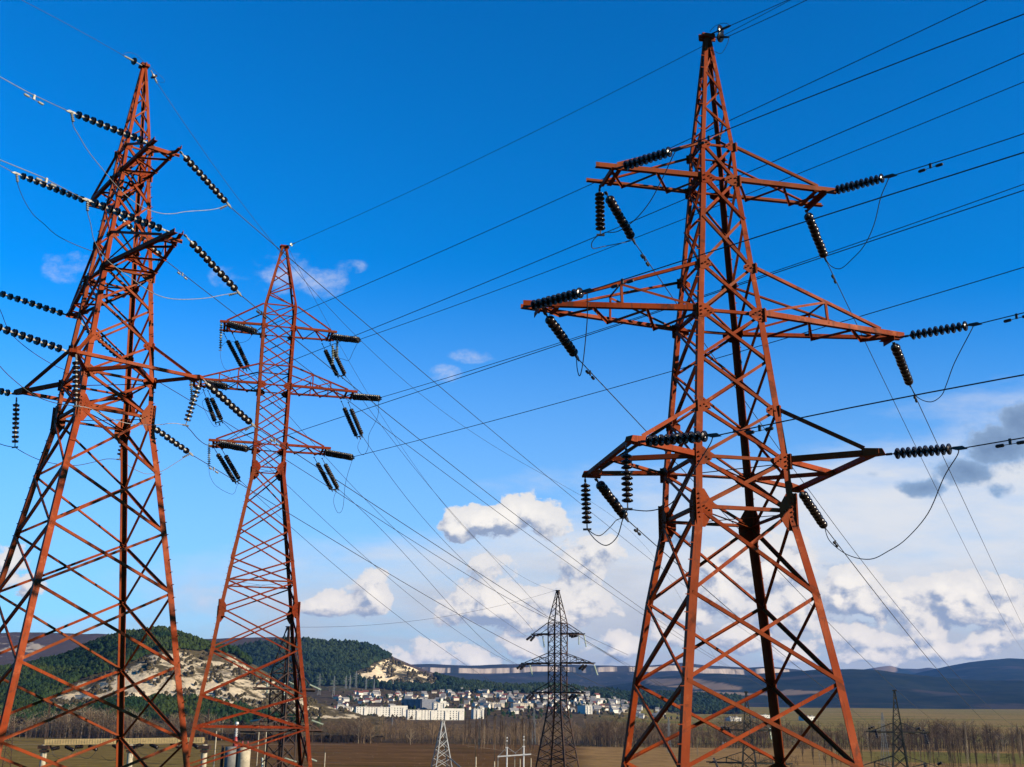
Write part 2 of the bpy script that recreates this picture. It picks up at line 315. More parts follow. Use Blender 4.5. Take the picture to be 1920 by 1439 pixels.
# ------------------------------------------------------------------ lattice towers
FACES = [(V((0, -1, 0)), V((1, 0, 0))), (V((1, 0, 0)), V((0, 1, 0))), (V((0, 1, 0)), V((-1, 0, 0))), (V((-1, 0, 0)), V((0, -1, 0)))]
def tower(name, label, group, pos, yaw, zbase, spec, M, fine):
    """spec heights are local; pos is the point that has local height 0; zbase is the local height of the feet"""
    c, s = cos(yaw), sin(yaw)
    T = thing(name, label, 'transmission tower', (pos[0], pos[1], pos[2] + zbase), yaw, group)
    Lv = [l for l in spec['levels'] if l[0] > zbase + .5]
    zl, bl = Lv[-1]; z0_, b0_ = Lv[-2]
    Lv.append((zbase, bl + (bl - b0_) / (z0_ - zl) * (zl - zbase)))
    def Z(z): return z - zbase
    zt, bt = Lv[0]
    lw = spec['leg_w']                                           # leg flange width as function of height
    for sx, sy in ((-1, -1), (1, -1), (1, 1), (-1, 1)):          # four legs
        mb = MB(); ms_ = spec['leg_breaks']
        pts = [l for l in Lv if l[0] in ms_ or l[0] < 8 or l is Lv[-1] or l is Lv[0]]
        for (za, ba), (zb, bb) in zip(pts, pts[1:]):
            w = lw((za + zb) / 2)
            mb.angle(V((sx * bb, sy * bb, Z(zb))), V((sx * ba, sy * ba, Z(za))), V((-sx, 0, 0)), V((0, -sy, 0)), w, .022)
        if fine:                                                 # step bolts up one leg
            for k in range(60):
                z = zbase + .6 + k * .42
                if z > zt - .6 or sx * sy < 0: continue
                b = interp(Lv, z); p = V((sx * b, sy * b, Z(z)))
                mb.bar(p, p + V((sx * .10, 0, 0)), V((0, 1, 0)), .022, .022)
        part('leg', mb, M, T)
        fb = MB(); b = Lv[-1][1]; fb.quad_box(V((sx * b, sy * b, .04)), V((.32, 0, 0)), V((0, .32, 0)), V((0, 0, .04)))
        fb.quad_box(V((sx * b, sy * b, -.35)), V((.5, 0, 0)), V((0, .5, 0)), V((0, 0, .34)))
        part('footing', fb, CONCG, T)
    dw = spec['brace_w']
    def lac(mb, n, t, za, ba, zb, bb, which, w):
        ins = spec['inset']
        for wh in which:
            g = 1 if wh == 0 else -1
            p = n * (ba - .011) + t * (-g * (ba - ins)) + V((0, 0, Z(za))); q = n * (bb - .011) + t * (g * (bb - ins)) + V((0, 0, Z(zb)))
            off = .020 if wh == 0 else -.006 - .022
            p = p + n * off; q = q + n * off
            a = (q - p).normalized(); dn = t.cross(n) if False else V((0, 0, 1))
            if wh == 0: mb.angle(p - dn * w * .5, q - dn * w * .5, dn, -n, w, .010)
            else: mb.angle(p - dn * w * .5, q - dn * w * .5, dn, -n, w, .010)
    for i, ((za, ba), (zb, bb)) in enumerate(zip(Lv, Lv[1:])):
        kind = spec['panels'][min(i, len(spec['panels']) - 1)]
        w = dw((za + zb) / 2)
        for k, (n, t) in enumerate(FACES):
            if kind == 'Z':
                mb = MB(); ns = spec['peak_n']
                for j in range(ns):
                    a0, a1 = 1 - j / ns, 1 - (j + 1) / ns
                    z1, z2 = zb + (za - zb) * a0, zb + (za - zb) * a1
                    b1_, b2_ = bb + (ba - bb) * a0, bb + (ba - bb) * a1
                    lac(mb, n, t, z1, b1_, z2, b2_, [j % 2], w)
                part('peak_lacing', mb, M, T)
            elif fine == 2:
                for wh in (0, 1):
                    mb = MB(); lac(mb, n, t, za, ba, zb, bb, [wh], w); part('diagonal_brace', mb, M, T)
            else:
                mb = MB(); lac(mb, n, t, za, ba, zb, bb, [0, 1], w); part('cross_brace', mb, M, T)
    for z in spec['bars']:                                       # horizontal rings
        if z < zbase: continue
        b = interp(Lv, z); mb = MB()
        for n, t in FACES:
            p = n * (b - .035) - t * (b - .03) + V((0, 0, Z(z))); q = n * (b - .035) + t * (b - .03) + V((0, 0, Z(z)))
            mb.angle(p, q, V((0, 0, 1)), -n, dw(z) * 1.05, .010)
        if z in spec.get('diaphragm', ()):
            mb.bar(V((-b, -b, Z(z) - .02)), V((b, b, Z(z) - .02)), V((1, -1, 0)), .07, .01)
            mb.bar(V((-b, b, Z(z) - .04)), V((b, -b, Z(z) - .04)), V((1, 1, 0)), .07, .01)
        part('horizontal_ring', mb, M, T)
    cp = MB(); cp.quad_box(V((0, 0, Z(zt) + .02)), V((bt + .1, 0, 0)), V((0, bt + .07, 0)), V((0, 0, .05)))
    cp.bar(V((-bt - .16, 0, Z(zt) + .0)), V((bt + .16, 0, Z(zt) + .0)), V((0, 0, 1)), .16, .05)
    part('cap_plate', cp, M, T)
    if fine:
        for (z, w, h, bolts) in spec['plates']:
            b = interp(Lv, z)
            for k, (n, t) in enumerate(FACES):
                for g in (-1, 1):
                    o = n * (b + .017) + t * (g * (b - .05)) + V((0, 0, Z(z))); mb = MB()
                    zz = V((0, 0, 1)); ia, ib = -.13, w
                    pts = [o + t * (-g * ia) + zz * (-h * .5), o + t * (-g * ib * .45) + zz * (-h * .5), o + t * (-g * ib) + zz * (-h * .16),
                           o + t * (-g * ib) + zz * (h * .16), o + t * (-g * ib * .45) + zz * (h * .5), o + t * (-g * ia) + zz * (h * .5)]
                    if g > 0: pts.reverse()
                    mb.poly(pts, n, .014)
                    for j in range(bolts):
                        u = -.06 + .09 * (j % 2); v_ = (j // 2 + .5) / ((bolts + 1) // 2) - .5
                        pb = o + t * (-g * u) + zz * (v_ * h * .86) + n * .022; mb.quad_box(pb, t * .017, zz * .017, n * .026)
                    for j in range(3):
                        pb = o + t * (-g * (ib * .45 + .07 * j)) + zz * (.05 * (1 - j)) + n * .022; mb.quad_box(pb, t * .015, zz * .015, n * .022)
                    part('gusset_plate', mb, M, T)
    for A in spec['arms']: crossarm(T, A, Lv, Z, M, fine)
    return T
def interp(Lv, z):
    for (za, ba), (zb, bb) in zip(Lv, Lv[1:]):
        if zb <= z <= za: return bb + (ba - bb) * (z - zb) / (za - zb)
    return Lv[-1][1]
def crossarm(T, A, Lv, Z, M, fine):
    z, zt, kind = A['z'], A['zt'], A['kind']; b, btie = interp(Lv, z), interp(Lv, zt)
    cw, tw = A.get('cw', .12), A.get('tw', .075)
    for sx in (-1, 1):
        tips = A['tips'][sx]                                     # {-1:(x,y), 1:(x,y)} in tower coordinates
        up = V((0, 0, 1)); arm = MB(); lacm = MB(); vert = MB()
        P = {sy: V((sx * (b - .02), sy * (b + .016), Z(z))) for sy in (-1, 1)}
        Q = {sy: V((tips[sy][0], tips[sy][1], Z(z))) for sy in (-1, 1)}
        if kind == 'beam':                                       # lower arm of the angle tower: beam along the line carried by struts
            em = (Q[-1] + Q[1]) / 2
            for sy in (-1, 1):
                arm.angle(P[sy], Q[sy] + (P[sy] - Q[sy]).normalized() * .25, up, V((0, -sy, 0)), cw, .012)
            ar = link('crossarm', arm.mesh('crossarm', M), T)
            st = MB()
            for sy in (-1, 1): st.angle(P[sy] - up * .03, em - up * .03, up, V((0, -sy, 0)), cw * .85, .012)
            part('strut', st, M, ar)
            bm = MB(); d = (Q[1] - Q[-1]).normalized(); side = V((sx, 0, 0))
            bm.angle(Q[-1] - d * .10 - side * .06, Q[1] + d * .10 - side * .06, up, side, cw * .85, .014)
            bm.bar(Q[-1] - d * .08 + side * .05 + up * .06, Q[1] + d * .08 + side * .05 + up * .04, up, cw * .8, .012)
            part('end_beam', bm, M, ar)
            for sy in (-1, 1):
                bx = MB(); o = Q[sy]; e = (P[sy] - Q[sy]).normalized(); w_ = up.cross(e)
                bx.poly([o - e * .16 - up * .02, o + e * .34 - up * .05, o + e * .40 + up * .17, o - e * .10 + up * .12], w_, .22)
                part('end_box', bx, M, ar)
                tb = MB(); p0 = V((sx * btie, sy * btie, Z(zt))); tb.angle(p0, Q[sy] + e * .36 + up * .14, up, V((0, -sy, 0)), tw * 1.15, .010)
                part('tie_bar', tb, M, ar)
            continue
        ext = A.get('ext', .28)
        for sy in (-1, 1):
            e = (Q[sy] - P[sy]).normalized(); arm.angle(P[sy] - e * .02, Q[sy] + e * ext, up, V((0, -sy, 0)), cw, .014)
        ar = link('crossarm', arm.mesh('crossarm', M), T)
        n = A['n']; fr = [k / n for k in range(n + 1)]
        for k in range(n):                                       # horizontal zigzag between the chords
            s0, s1 = (-1, 1) if k % 2 == 0 else (1, -1)
            p = P[s0].lerp(Q[s0], fr[k] * .97); q = P[s1].lerp(Q[s1], fr[k + 1] * .97)
            lacm.angle(p - up * .012, q - up * .012, V((1, 0, 0)), -up, tw * .85, .009)
        part('lacing', lacm, M, ar)
        eb = MB(); eb.angle(Q[-1] - V((sx * .12, .1, .02)), Q[1] + V((-sx * .12, .1, -.02)), V((-sx, 0, 0)), -up, cw, .012)
        for fr_ in (.86,):
            eb.bar(P[-1].lerp(Q[-1], fr_) - up * .03, P[1].lerp(Q[1], fr_) - up * .03, V((1, 0, 0)), cw, .012)
        part('end_beam', eb, M, ar)
        tf = A.get('tie_at', .88)
        for sy in (-1, 1):
            p0 = V((sx * btie, sy * (btie + .016), Z(zt))); q0 = P[sy].lerp(Q[sy], tf) + up * cw * .8
            tb = MB(); tb.angle(p0, q0, up, V((0, -sy, 0)), tw, .010); part('tie_bar', tb, M, ar)
            for fk in A.get('posts', ()):
                pm = p0.lerp(q0, fk); x = pm.x
                tq = (x - P[sy].x) / (Q[sy].x - P[sy].x); pl = P[sy].lerp(Q[sy], tq) + up * .05
                vert.angle(pl, pm, V((1, 0, 0)), V((0, -sy, 0)), tw * .8, .008)
            pk = list(A.get('posts', ()))
            if pk:
                pts = [P[sy] + up * .05] + [p0.lerp(q0, f) for f in pk]
                prev = P[sy] + up * .08
                for j, f in enumerate(pk):
                    pm = p0.lerp(q0, f); vert.bar(prev, pm, V((0, 0, 1)), tw * .8, .010)
                    tq = (pm.x - P[sy].x) / (Q[sy].x - P[sy].x); prev = P[sy].lerp(Q[sy], tq) + up * .06
        if A.get('posts'):
            for fk in A['posts']:
                pm = {sy: V((sx * btie, sy * (btie + .016), Z(zt))).lerp(P[sy].lerp(Q[sy], tf) + up * cw * .8, fk) for sy in (-1, 1)}
                vert.bar(pm[-1], pm[1], up, tw * .8, .010)
            part('web', vert, M, ar)

def plane_pt(px, py, z):
    r = ray(px, py); return r * (z / r.z)
def to_local(P, pos, yaw):
    d = P - V(pos); c, s = cos(yaw), sin(yaw); return (c * d.x + s * d.y, -s * d.x + c * d.y)
def to_world(p, pos, yaw):
    c, s = cos(yaw), sin(yaw); return V((pos[0] + c * p[0] - s * p[1], pos[1] + s * p[0] + c * p[1], pos[2] + p[2]))

RPOS, RYAW = (5.54599, 29.22796, -3.70926), .2020055
LPOS, LYAW = (-14.398, 39.19999, 1.2029444), -.9057906
MPOS, MYAW = (-17.258, 80.0, 0.0), radians(14.4844)
DS = 1.136
DPOS, DYAW = (6.7088 * DS, 160.0 * DS, -14.53), radians(-28.7345)
SR_top = [(22.80, .09), (19.078, .485), (18.029, .536), (16.85, .655), (15.37, .771), (14.0, .905), (12.72, .99), (11.345, 1.087), (10.0, 1.237), (8.706, 1.294)]
SR_low = [(6.634, 1.662), (4.605, 1.962), (2.667, 2.206), (.55, 2.50), (-1.6, 2.80)]
SL_low = [(6.687, 1.640), (4.659, 1.951), (2.648, 2.260), (.277, 2.585), (-2.051, 2.924), (-4.4, 3.25)]
def rspec(low, ltips):
    return dict(levels=SR_top + low, panels=['Z'] + ['X'] * 20, peak_n=6, inset=.05,
        leg_breaks={22.80, 19.078, 18.029, 15.37, 14.0, 10.0, 8.706}, leg_w=lambda z: .11 if z > 18 else (.14 if z > 14 else (.17 if z > 8.6 else .20)),
        brace_w=lambda z: .055 if z > 19 else (.078 if z > 9.5 else .088), bars=[19.078, 18.029, 14.0, 10.0, 8.706], diaphragm=(10.0, 8.706),
        plates=[(19.078, .22, .26, 0), (18.029, .36, .32, 4), (15.37, .26, .28, 2), (14.0, .36, .38, 6), (11.345, .28, .30, 2), (10.0, .36, .40, 6), (8.706, .36, .95, 14)],
        arms=[dict(z=18.029, zt=19.078, kind='truss', n=4, cw=.13, tw=.075, tips={-1: {-1: (-3.25, -.505), 1: (-3.25, .505)}, 1: {-1: (3.25, -.505), 1: (3.25, .505)}}),
              dict(z=14.0, zt=15.37, kind='truss', n=6, cw=.14, tw=.08, posts=(.55,), tips={-1: {-1: (-5.15, -.20), 1: (-5.15, .20)}, 1: {-1: (5.15, -.20), 1: (5.15, .20)}}),
              dict(z=10.0, zt=11.345, kind='beam', cw=.14, tw=.085, tips=ltips)])
zR, zL = RPOS[2] + 10, LPOS[2] + 10
RT = {-1: {-1: to_local(plane_pt(1186, 828, zR), RPOS, RYAW), 1: to_local(plane_pt(1102, 893, zR), RPOS, RYAW)},
      1: {-1: to_local(plane_pt(1648, 852, zR), RPOS, RYAW), 1: to_local(plane_pt(1496, 921, zR), RPOS, RYAW)}}
LT = {1: {-1: to_local(plane_pt(138, 662, zL), LPOS, LYAW), 1: to_local(plane_pt(373, 711, zL), LPOS, LYAW)},
      -1: {-1: to_local(plane_pt(34, 738, zL), LPOS, LYAW), 1: to_local(plane_pt(248, 776, zL), LPOS, LYAW)}}
DT = {sx: {-1: (sx * 3.3, -2.2), 1: (sx * 3.3, 2.2)} for sx in (-1, 1)}
tower('transmission_tower', 'tall red lattice pylon at right with black insulators and double earth wires at its peak', None, RPOS, RYAW, -1.6, rspec(SR_low[:-1], RT), RED, 2)
tower('transmission_tower', 'largest red lattice pylon at left edge with white capped insulators and arms pointing at the viewer', None, LPOS, LYAW, -6.9, rspec(SL_low, LT), RED, 2)

SM_lv = [(33.80, .20), (31.2, .66), (28.72, 1.19), (27.06, 1.19), (25.6, 1.17), (24.14, 1.16), (22.66, 1.14), (21.2, 1.14), (19.6, 1.14), (18.28, 1.14), (16.64, 1.02 + .1),
         (14.37, 1.46), (12.19, 1.77), (10.12, 2.12), (8.62, 2.30), (6.76, 2.60), (4.19, 2.92), (1.19, 3.38), (-.85, 3.65), (-3.4, 4.0), (-6.2, 4.36)]
def mtips(a, t): return {sx: {sy: (sx * a, sy * t) for sy in (-1, 1)} for sx in (-1, 1)}
def mspec():
    return dict(levels=SM_lv, panels=['Z', 'Z'] + ['X'] * 30, peak_n=3, inset=.06, leg_breaks={33.80, 28.72, 16.64, 6.76},
        leg_w=lambda z: .15 if z > 28 else (.20 if z > 16 else .24), brace_w=lambda z: .08 if z > 16 else .10,
        bars=[28.72, 27.06, 24.14, 22.66, 18.28, 16.64, 8.62, -.85], diaphragm=(16.64, 8.62),
        plates=[(27.06, .4, .4, 2), (22.66, .5, .55, 6), (18.28, .5, .5, 4), (16.64, .5, .95, 8), (6.76, .4, 1.1, 8)],
        arms=[dict(z=27.06, zt=28.72, kind='truss', n=4, cw=.16, tw=.10, ext=.15, tips=mtips(4.05, 1.05)),
              dict(z=22.66, zt=24.14, kind='truss', n=6, cw=.16, tw=.10, ext=.15, posts=(.36, .68), tips=mtips(5.8, .95)),
              dict(z=18.28, zt=19.6, kind='truss', n=4, cw=.16, tw=.10, ext=.15, tips=mtips(4.1, 1.05))])
tower('transmission_tower', 'slim red lattice pylon with doubled black insulators, standing between the big red pylons', None, MPOS, MYAW, -9.2, mspec(), RED2, 1)
tower('transmission_tower', 'dark rusty pylon standing alone in the fields in front of the town', None, DPOS, DYAW, -4.6, mspec(), RUST, 0)
T5 = at(542, 1176, 131); T5POS = (T5.x, T5.y, T5.z - 33.8); T5YAW = radians(62)
tower('transmission_tower', 'dark rusty pylon seen through the right-hand legs of the slim pylon', None, T5POS, T5YAW, 6.0, mspec(), RUST, 0)
T6 = at(1399, 1298, 154); T6POS = (T6.x, T6.y, T6.z - 22.8); T6YAW = radians(-14)
T7 = at(1677, 1295, 140); T7POS = (T7.x, T7.y, T7.z - 22.8); T7YAW = radians(-14)
tower('transmission_tower', 'small blackened pylon in the fields seen between the legs of the right-hand red pylon', None, T6POS, T6YAW, .2, rspec(SR_low, DT), DSTEEL, 0)
tower('transmission_tower', 'small blackened pylon standing by the poplars to the right of the right-hand red pylon', None, T7POS, T7YAW, 1.2, rspec(SR_low, DT), DSTEEL, 0)

# ------------------------------------------------------------------ insulator strings
def disc_mesh(name, mats, seg, ribbed):
    mb = MB(); mb.lathe([(.0, .022), (.055, .025), (.095, .040), (.128, .062), (.136, .078), (.134, .098), (.122, .104), (.105, .092), (.095, .118), (.078, .095), (.06, .116), (.03, .09), (.0, .09)], seg)
    return mb.mesh(name, mats, True)
def cap_mesh(name, mats, seg):
    mb = MB(); mb.lathe([(.0, -.012), (.030, -.012), (.044, .0), (.048, .035), (.056, .05), (.056, .058), (0, .058)], seg)
    mb.lathe([(.012, .08), (.012, .14)], 6); return mb.mesh(name, mats, True)
DISC_R, CAP_R = disc_mesh('disc', GLAZE, 20, 1), cap_mesh('cap', CAPD, 10)
DISC_M = disc_mesh('disc', GLAZE2, 12, 0); CAP_M = cap_mesh('cap', CAP, 8)
mb = MB()                                                        # wide open disc of the left tower: two thin skirts
mb.lathe([(.0, .05), (.05, .052), (.132, .060), (.134, .068), (.05, .072), (.05, .094), (.122, .098), (.124, .106), (.05, .110), (0, .110)], 24)
DISC_L = mb.mesh('disc', GLAZE2, False); CAP_L = cap_mesh('cap', CAP, 12)
mb = MB(); mb.lathe([(0, .03), (.05, .035), (.12, .08), (.12, .09), (.06, .09), (0, .1)], 10); DISC_G = mb.mesh('disc', GLASS, True)
CAP_G = cap_mesh('cap', CAPD, 8)
KINDS = {'R': (DISC_R, CAP_R, FITD), 'L': (DISC_L, CAP_L, FIT), 'M': (DISC_M, CAP_R, FITD), 'G': (DISC_G, CAP_G, FIT)}
def insulator(P, Q, n, kind, label, group, lead=.22, tail=.16, clamp='strain', scale=1.0):
    """string of n discs from P (on the tower) to Q (at the wire)"""
    ax = Q - P; L = ax.length; d = ax / L
    T = thing('insulator_string', label, 'insulator', P, 0, group)
    T.rotation_mode = 'QUATERNION'; T.rotation_quaternion = d.to_track_quat('Z', 'X')
    dm, cm, fm = KINDS[kind]
    Ls = L - lead - tail; pitch = Ls / n; sc = min(1.25, pitch / .146)
    for k in range(n):
        o = link('disc', dm, T, (0, 0, lead + k * pitch)); q_ = scale * random.uniform(.97, 1.03); o.scale = (q_, q_, pitch / .146); o.rotation_euler = (random.gauss(0, .025), random.gauss(0, .025), random.random())
        c = link('cap', cm, o)
    h = MB(); z = 0.0
    h.tube([V((0, 0, 0)), V((0, 0, lead * .45))], .018, 6); h.bar(V((0, 0, lead * .3)), V((0, 0, lead * .8)), V((1, 0, 0)), .06, .02); h.tube([V((0, 0, lead * .7)), V((0, 0, lead))], .016, 6)
    h.bar(V((0, 0, -.05)), V((0, 0, .07)), V((0, 1, 0)), .08, .03)
    part('shackle', h, fm, T)
    h = MB()
    if clamp == 'strain':
        h.poly([V((0, .0, L - tail - .02)), V((.045, .0, L - tail + .03)), V((.05, 0, L + .10)), V((-.03, 0, L + .22)), V((-.045, 0, L - .02))], V((0, 1, 0)), .045)
    else:
        h.tube([V((0, 0, L - tail)), V((0, 0, L - .03))], .018, 6); h.bar(V((-.11, 0, L)), V((.11, 0, L)), V((0, 0, 1)), .05, .05)
    part('clamp', h, fm, T)
    return T
def clamp_body(P, Q, label, fm):
    """ribbed bolted lead that carries the jumper away from a strain clamp"""
    d = (Q - P).normalized(); mb = MB(); prof = []
    for k in range(5): prof += [(.020, k * .075), (.050, k * .075 + .012), (.050, k * .075 + .040), (.020, k * .075 + .052)]
    mb.lathe(prof, 8, P, d); tag(link('jumper_clamp', mb.mesh('jumper_clamp', fm)), label, 'clamp', 'bolted jumper clamps')

# ------------------------------------------------------------------ wires
def polyfit(ts, zs, deg, ws):
    n = deg + 1; A = [[0.0] * (n + 1) for _ in range(n)]
    for t, z, w in zip(ts, zs, ws):
        for i in range(n):
            for j in range(n): A[i][j] += w * t ** (i + j)
            A[i][n] += w * z * t ** i
    for i in range(n):
        p = max(range(i, n), key=lambda r: abs(A[r][i])); A[i], A[p] = A[p], A[i]
        for r in range(n):
            if r != i:
                k = A[r][i] / A[i][i]
                for j in range(i, n + 1): A[r][j] -= k * A[i][j]
    return [A[i][n] / A[i][i] for i in range(n)]
def wire(label, P, pixels, D, r=.014, deg=2, ext=0.0, back=0.0, mat_=None, seg=36, cat='power line', group=None, name='power_line'):
    """cable hung in the vertical plane through P along plan direction D, following the given photo pixels"""
    D = V((D.x, D.y, 0)).normalized(); ts, zs, ws = [0.0], [P.z], [400.0]
    for (px, py) in pixels:
        q, t = along(P, D, px, py)
        if not (-30 < t < 6000): print('WIRE skip', label, px, py, round(t, 1)); continue
        ts.append(t); zs.append(q.z); ws.append(1.0 / max(q.y, 5) ** 2 * 900)
    tm = max(ts) if max(ts) > .5 else 1.0
    cf = polyfit([t / tm for t in ts], zs, min(deg, len(ts) - 1), ws)
    if D.y < 0: ext += 45.0                                      # lines coming toward the viewer run on past the frame
    t0, t1 = -back, max(ts) + ext; pts = []
    for k in range(seg + 1):
        t = t0 + (t1 - t0) * k / seg; x = t / tm; z = sum(c * x ** i for i, c in enumerate(cf))
        if t > max(ts) and len(cf) > 2:                          # carry on straight past the last traced point
            s1 = sum(i * c * (max(ts) / tm) ** (i - 1) for i, c in enumerate(cf) if i) / tm
            z = sum(c * (max(ts) / tm) ** i for i, c in enumerate(cf)) + s1 * (t - max(ts))
        pts.append(V((P.x + D.x * t, P.y + D.y * t, z)))
    mb = MB(); mb.tube(pts, r, 6)
    return tag(link(name, mb.mesh(name, mat_ or WIREM, True)), label, cat, group), pts
def cable(label, P, Q, pixels, r=.013, mat_=None, group='jumper loops'):
    """slack jumper from P to Q whose course was traced in the photo"""
    pl = [pix(P)] + list(pixels) + [pix(Q)]; ds = [0.0]
    for a, b in zip(pl, pl[1:]): ds.append(ds[-1] + sqrt((a[0] - b[0]) ** 2 + (a[1] - b[1]) ** 2))
    pts = []
    for (px, py), d in zip(pl, ds): pts.append(at(px, py, P.y + (Q.y - P.y) * d / ds[-1]))
    pts[0], pts[-1] = P.copy(), Q.copy()
    out = []
    for i in range(len(pts) - 1):
        p0, p1, p2, p3 = pts[max(i - 1, 0)], pts[i], pts[i + 1], pts[min(i + 2, len(pts) - 1)]
        for k in range(6):
            t = k / 6
            out.append(.5 * ((2 * p1) + (p2 - p0) * t + (2 * p0 - 5 * p1 + 4 * p2 - p3) * t * t + (-p0 + 3 * p1 - 3 * p2 + p3) * t ** 3))
    out.append(pts[-1]); mb = MB(); mb.tube(out, r, 6)
    return tag(link('jumper_cable', mb.mesh('jumper_cable', mat_ or WIREM, True)), label, 'cable', group)
def damper(P, d, label, m1, s=1.0, drop=.10):
    """two weights on a short stranded bar clamped under the wire"""
    d = d.normalized(); T = thing('vibration_damper', label, 'damper', P, 0, 'vibration dampers on the wires'); dn = V((0, 0, -drop * s))
    c = MB(); c.quad_box(dn * .4, d * .03 * s, d.cross(V((0, 0, 1))).normalized() * .02 * s, V((0, 0, .07 * s))); part('clamp', c, m1, T)
    b = MB(); b.tube([dn - d * .26 * s, dn + d * .26 * s], .008 * s, 5); part('messenger_bar', b, m1, T)
    for g in (-1, 1):
        w = MB(); w.lathe([(0, 0), (.03, .0), (.040, .02), (.042, .16), (.028, .19), (0, .19)], 10, dn + d * (g * .14) * s, d * g)
        for i in range(len(w.v)): pass
        o = part('weight', w, m1, T)
def hang_depth(tower_pos, yaw, tip, z): return to_world((tip[0], tip[1], z), tower_pos, yaw).y

# directions of the lines in plan
def vpdir(px, py=1346): r = ray(px, py); return V((r.x, 1, 0)).normalized()
D_R_far = vpdir(1990, 1357); D_R_near = -vpdir(-1500, 1318)
D_M_near = -vpdir(-1190, 1322)
D_L_near = -vpdir(2330, 1360)

# ---- right-hand tower: strings (tip, attach px, end px)
G_R, G_L, G_M, G_D = 'insulators of the right pylon', 'insulators of the left pylon', 'insulators of the slim pylon', 'insulators of the rusty mid pylon'
def tipP(pos, yaw, tip, z, px): r = ray(*px); y = to_world((tip[0], tip[1], z), pos, yaw).y; return r * y
R_up, R_mid = [(-3.25, -.5), (-3.25, .5), (3.25, -.5), (3.25, .5)], [(-5.1, -.2), (-5.0, .2), (5.15, -.2), (5.1, .2)]
R_low = [RT[-1][-1], RT[-1][1], RT[1][-1], RT[1][1]]
Tpx = pix(V(T7POS))
def farD(P, px, py, d): q = at(px, py, d); return V((q.x - P.x, q.y - P.y, 0))
RS = {}
def rs(key, tip, z, a, b, D, label, n=10, **kw):
    P = tipP(RPOS, RYAW, tip, z, a); Q, t = along(P, D, *b); print(key, 'len', round((Q - P).length, 2), end='; ')
    insulator(P, Q, n, 'R', label, G_R, **kw); RS[key] = (P, Q); return P, Q
rs('ULn', R_up[0], 18.03, (1158, 316), (1268, 281), D_R_near, 'black insulator string lying along the left top arm of the right pylon, pulling right')
rs('URn', R_up[2], 18.03, (1553, 361), (1668, 331), D_R_near, 'black insulator string reaching out level from the right top arm tip of the right pylon')
rs('MLn', R_mid[0], 14.0, (985, 577), (1101, 546), D_R_near, 'black insulator string lying along the left end of the long middle arm of the right pylon')
rs('MRn', R_mid[2], 14.0, (1692, 632), (1826, 609), D_R_near, 'black insulator string reaching out level from the right end of the long middle arm of the right pylon')
rs('LLn', R_low[0], 10.0, (1197, 829), (1337, 817), D_R_near, 'black insulator string crossing in front of the right pylon at its lowest left arm')
rs('LRn', R_low[2], 10.0, (1655, 853), (1797, 841), D_R_near, 'black insulator string reaching out level from the lowest right arm of the right pylon', lead=.30)
rs('ULf', R_up[1], 18.03, (1136, 362), (1187, 450), D_R_far, 'black insulator string sloping down right under the left top arm tip of the right pylon')
rs('URf', R_up[3], 18.03, (1512, 396), (1547, 484), D_R_far, 'black insulator string sloping down under the right top arm of the right pylon')
rs('MLf', R_mid[1], 14.0, (1022, 588), (1081, 669), D_R_far, 'black insulator string sloping down under the left end of the long middle arm of the right pylon')
rs('MRf', R_mid[3], 14.0, (1676, 644), (1706, 721), D_R_far, 'black insulator string sloping down under the right end of the long middle arm of the right pylon')
rs('LLf', R_low[1], 10.0, (1118, 900), (1174, 972), D_R_far, 'black insulator string sloping down right under the lowest left arm of the right pylon')
rs('LRf', R_low[3], 10.0, (1501, 921), (1546, 988), D_R_far, 'black insulator string sloping down beside the right leg of the right pylon')
def hang(store, key, pos, yaw, tip, z, a, b, kind, label, group, n=9, dy=0.0, **kw):
    P = tipP(pos, yaw, tip, z, a); Q = at(b[0], b[1], P.y + dy); insulator(P, Q, n, kind, label, group, lead=.16, tail=.14, clamp='hang', **kw); store[key] = (P, Q); return P, Q
hang(RS, 'ULh', RPOS, RYAW, R_up[1], 18.03, (1124, 351), (1126, 441), 'R', 'black insulator string hanging from the left top arm tip of the right pylon', G_R)
hang(RS, 'LLh', RPOS, RYAW, R_low[1], 10.0, (1097, 896), (1101, 993), 'R', 'black insulator string hanging from the back tip of the lowest left arm of the right pylon', G_R)
hang(RS, 'LLh2', RPOS, RYAW, R_low[0], 10.0, (1174, 838), (1177, 955), 'R', 'open spaced insulator string hanging from the front tip of the lowest left arm of the right pylon', G_R)
print()
def rw(key, px, label, D, dd=None, **kw):
    P, Q = RS[key]; d = (Q - P).normalized(); return wire(label, Q + d * .16, px, D, **kw)
def put_damper(pts, px, label, m1, s=1.0):
    best = min(range(len(pts) - 1), key=lambda i: (lambda p: (p[0] - px[0]) ** 2 + (p[1] - px[1]) ** 2)(pix(pts[i])) if pts[i].dot(_f) > 1 else 1e9)
    i = best; a, b = (pts[i], pts[i + 1]); bestp = min((a.lerp(b, k / 20) for k in range(-20, 21)), key=lambda p: (pix(p)[0] - px[0]) ** 2 + (pix(p)[1] - px[1]) ** 2)
    damper(bestp, b - a, label, m1, s)
_, w_ = rw('ULn', [(1351, 250), (1640, 134), (1920, 27)], 'dark power line from the left top arm of the right pylon up to the right edge', D_R_near, ext=6, deg=2)
put_damper(w_, (1332, 258), 'dark vibration damper beside the peak foot of the right pylon', FITD)
_, w_ = rw('URn', [(1745, 308), (1920, 251)], 'dark power line from the right top arm of the right pylon to the right edge', D_R_near, ext=5)
put_damper(w_, (1744, 310), 'dark vibration damper on the power line right of the top arm, right pylon', FITD)
_, w_ = rw('MLn', [(1360, 465), (1600, 386), (1878, 300), (1920, 286)], 'dark power line from the left middle arm passing in front of the right pylon to the right edge', D_R_near, ext=5)
put_damper(w_, (1168, 527), 'dark vibration damper over the left middle arm of the right pylon', FITD)
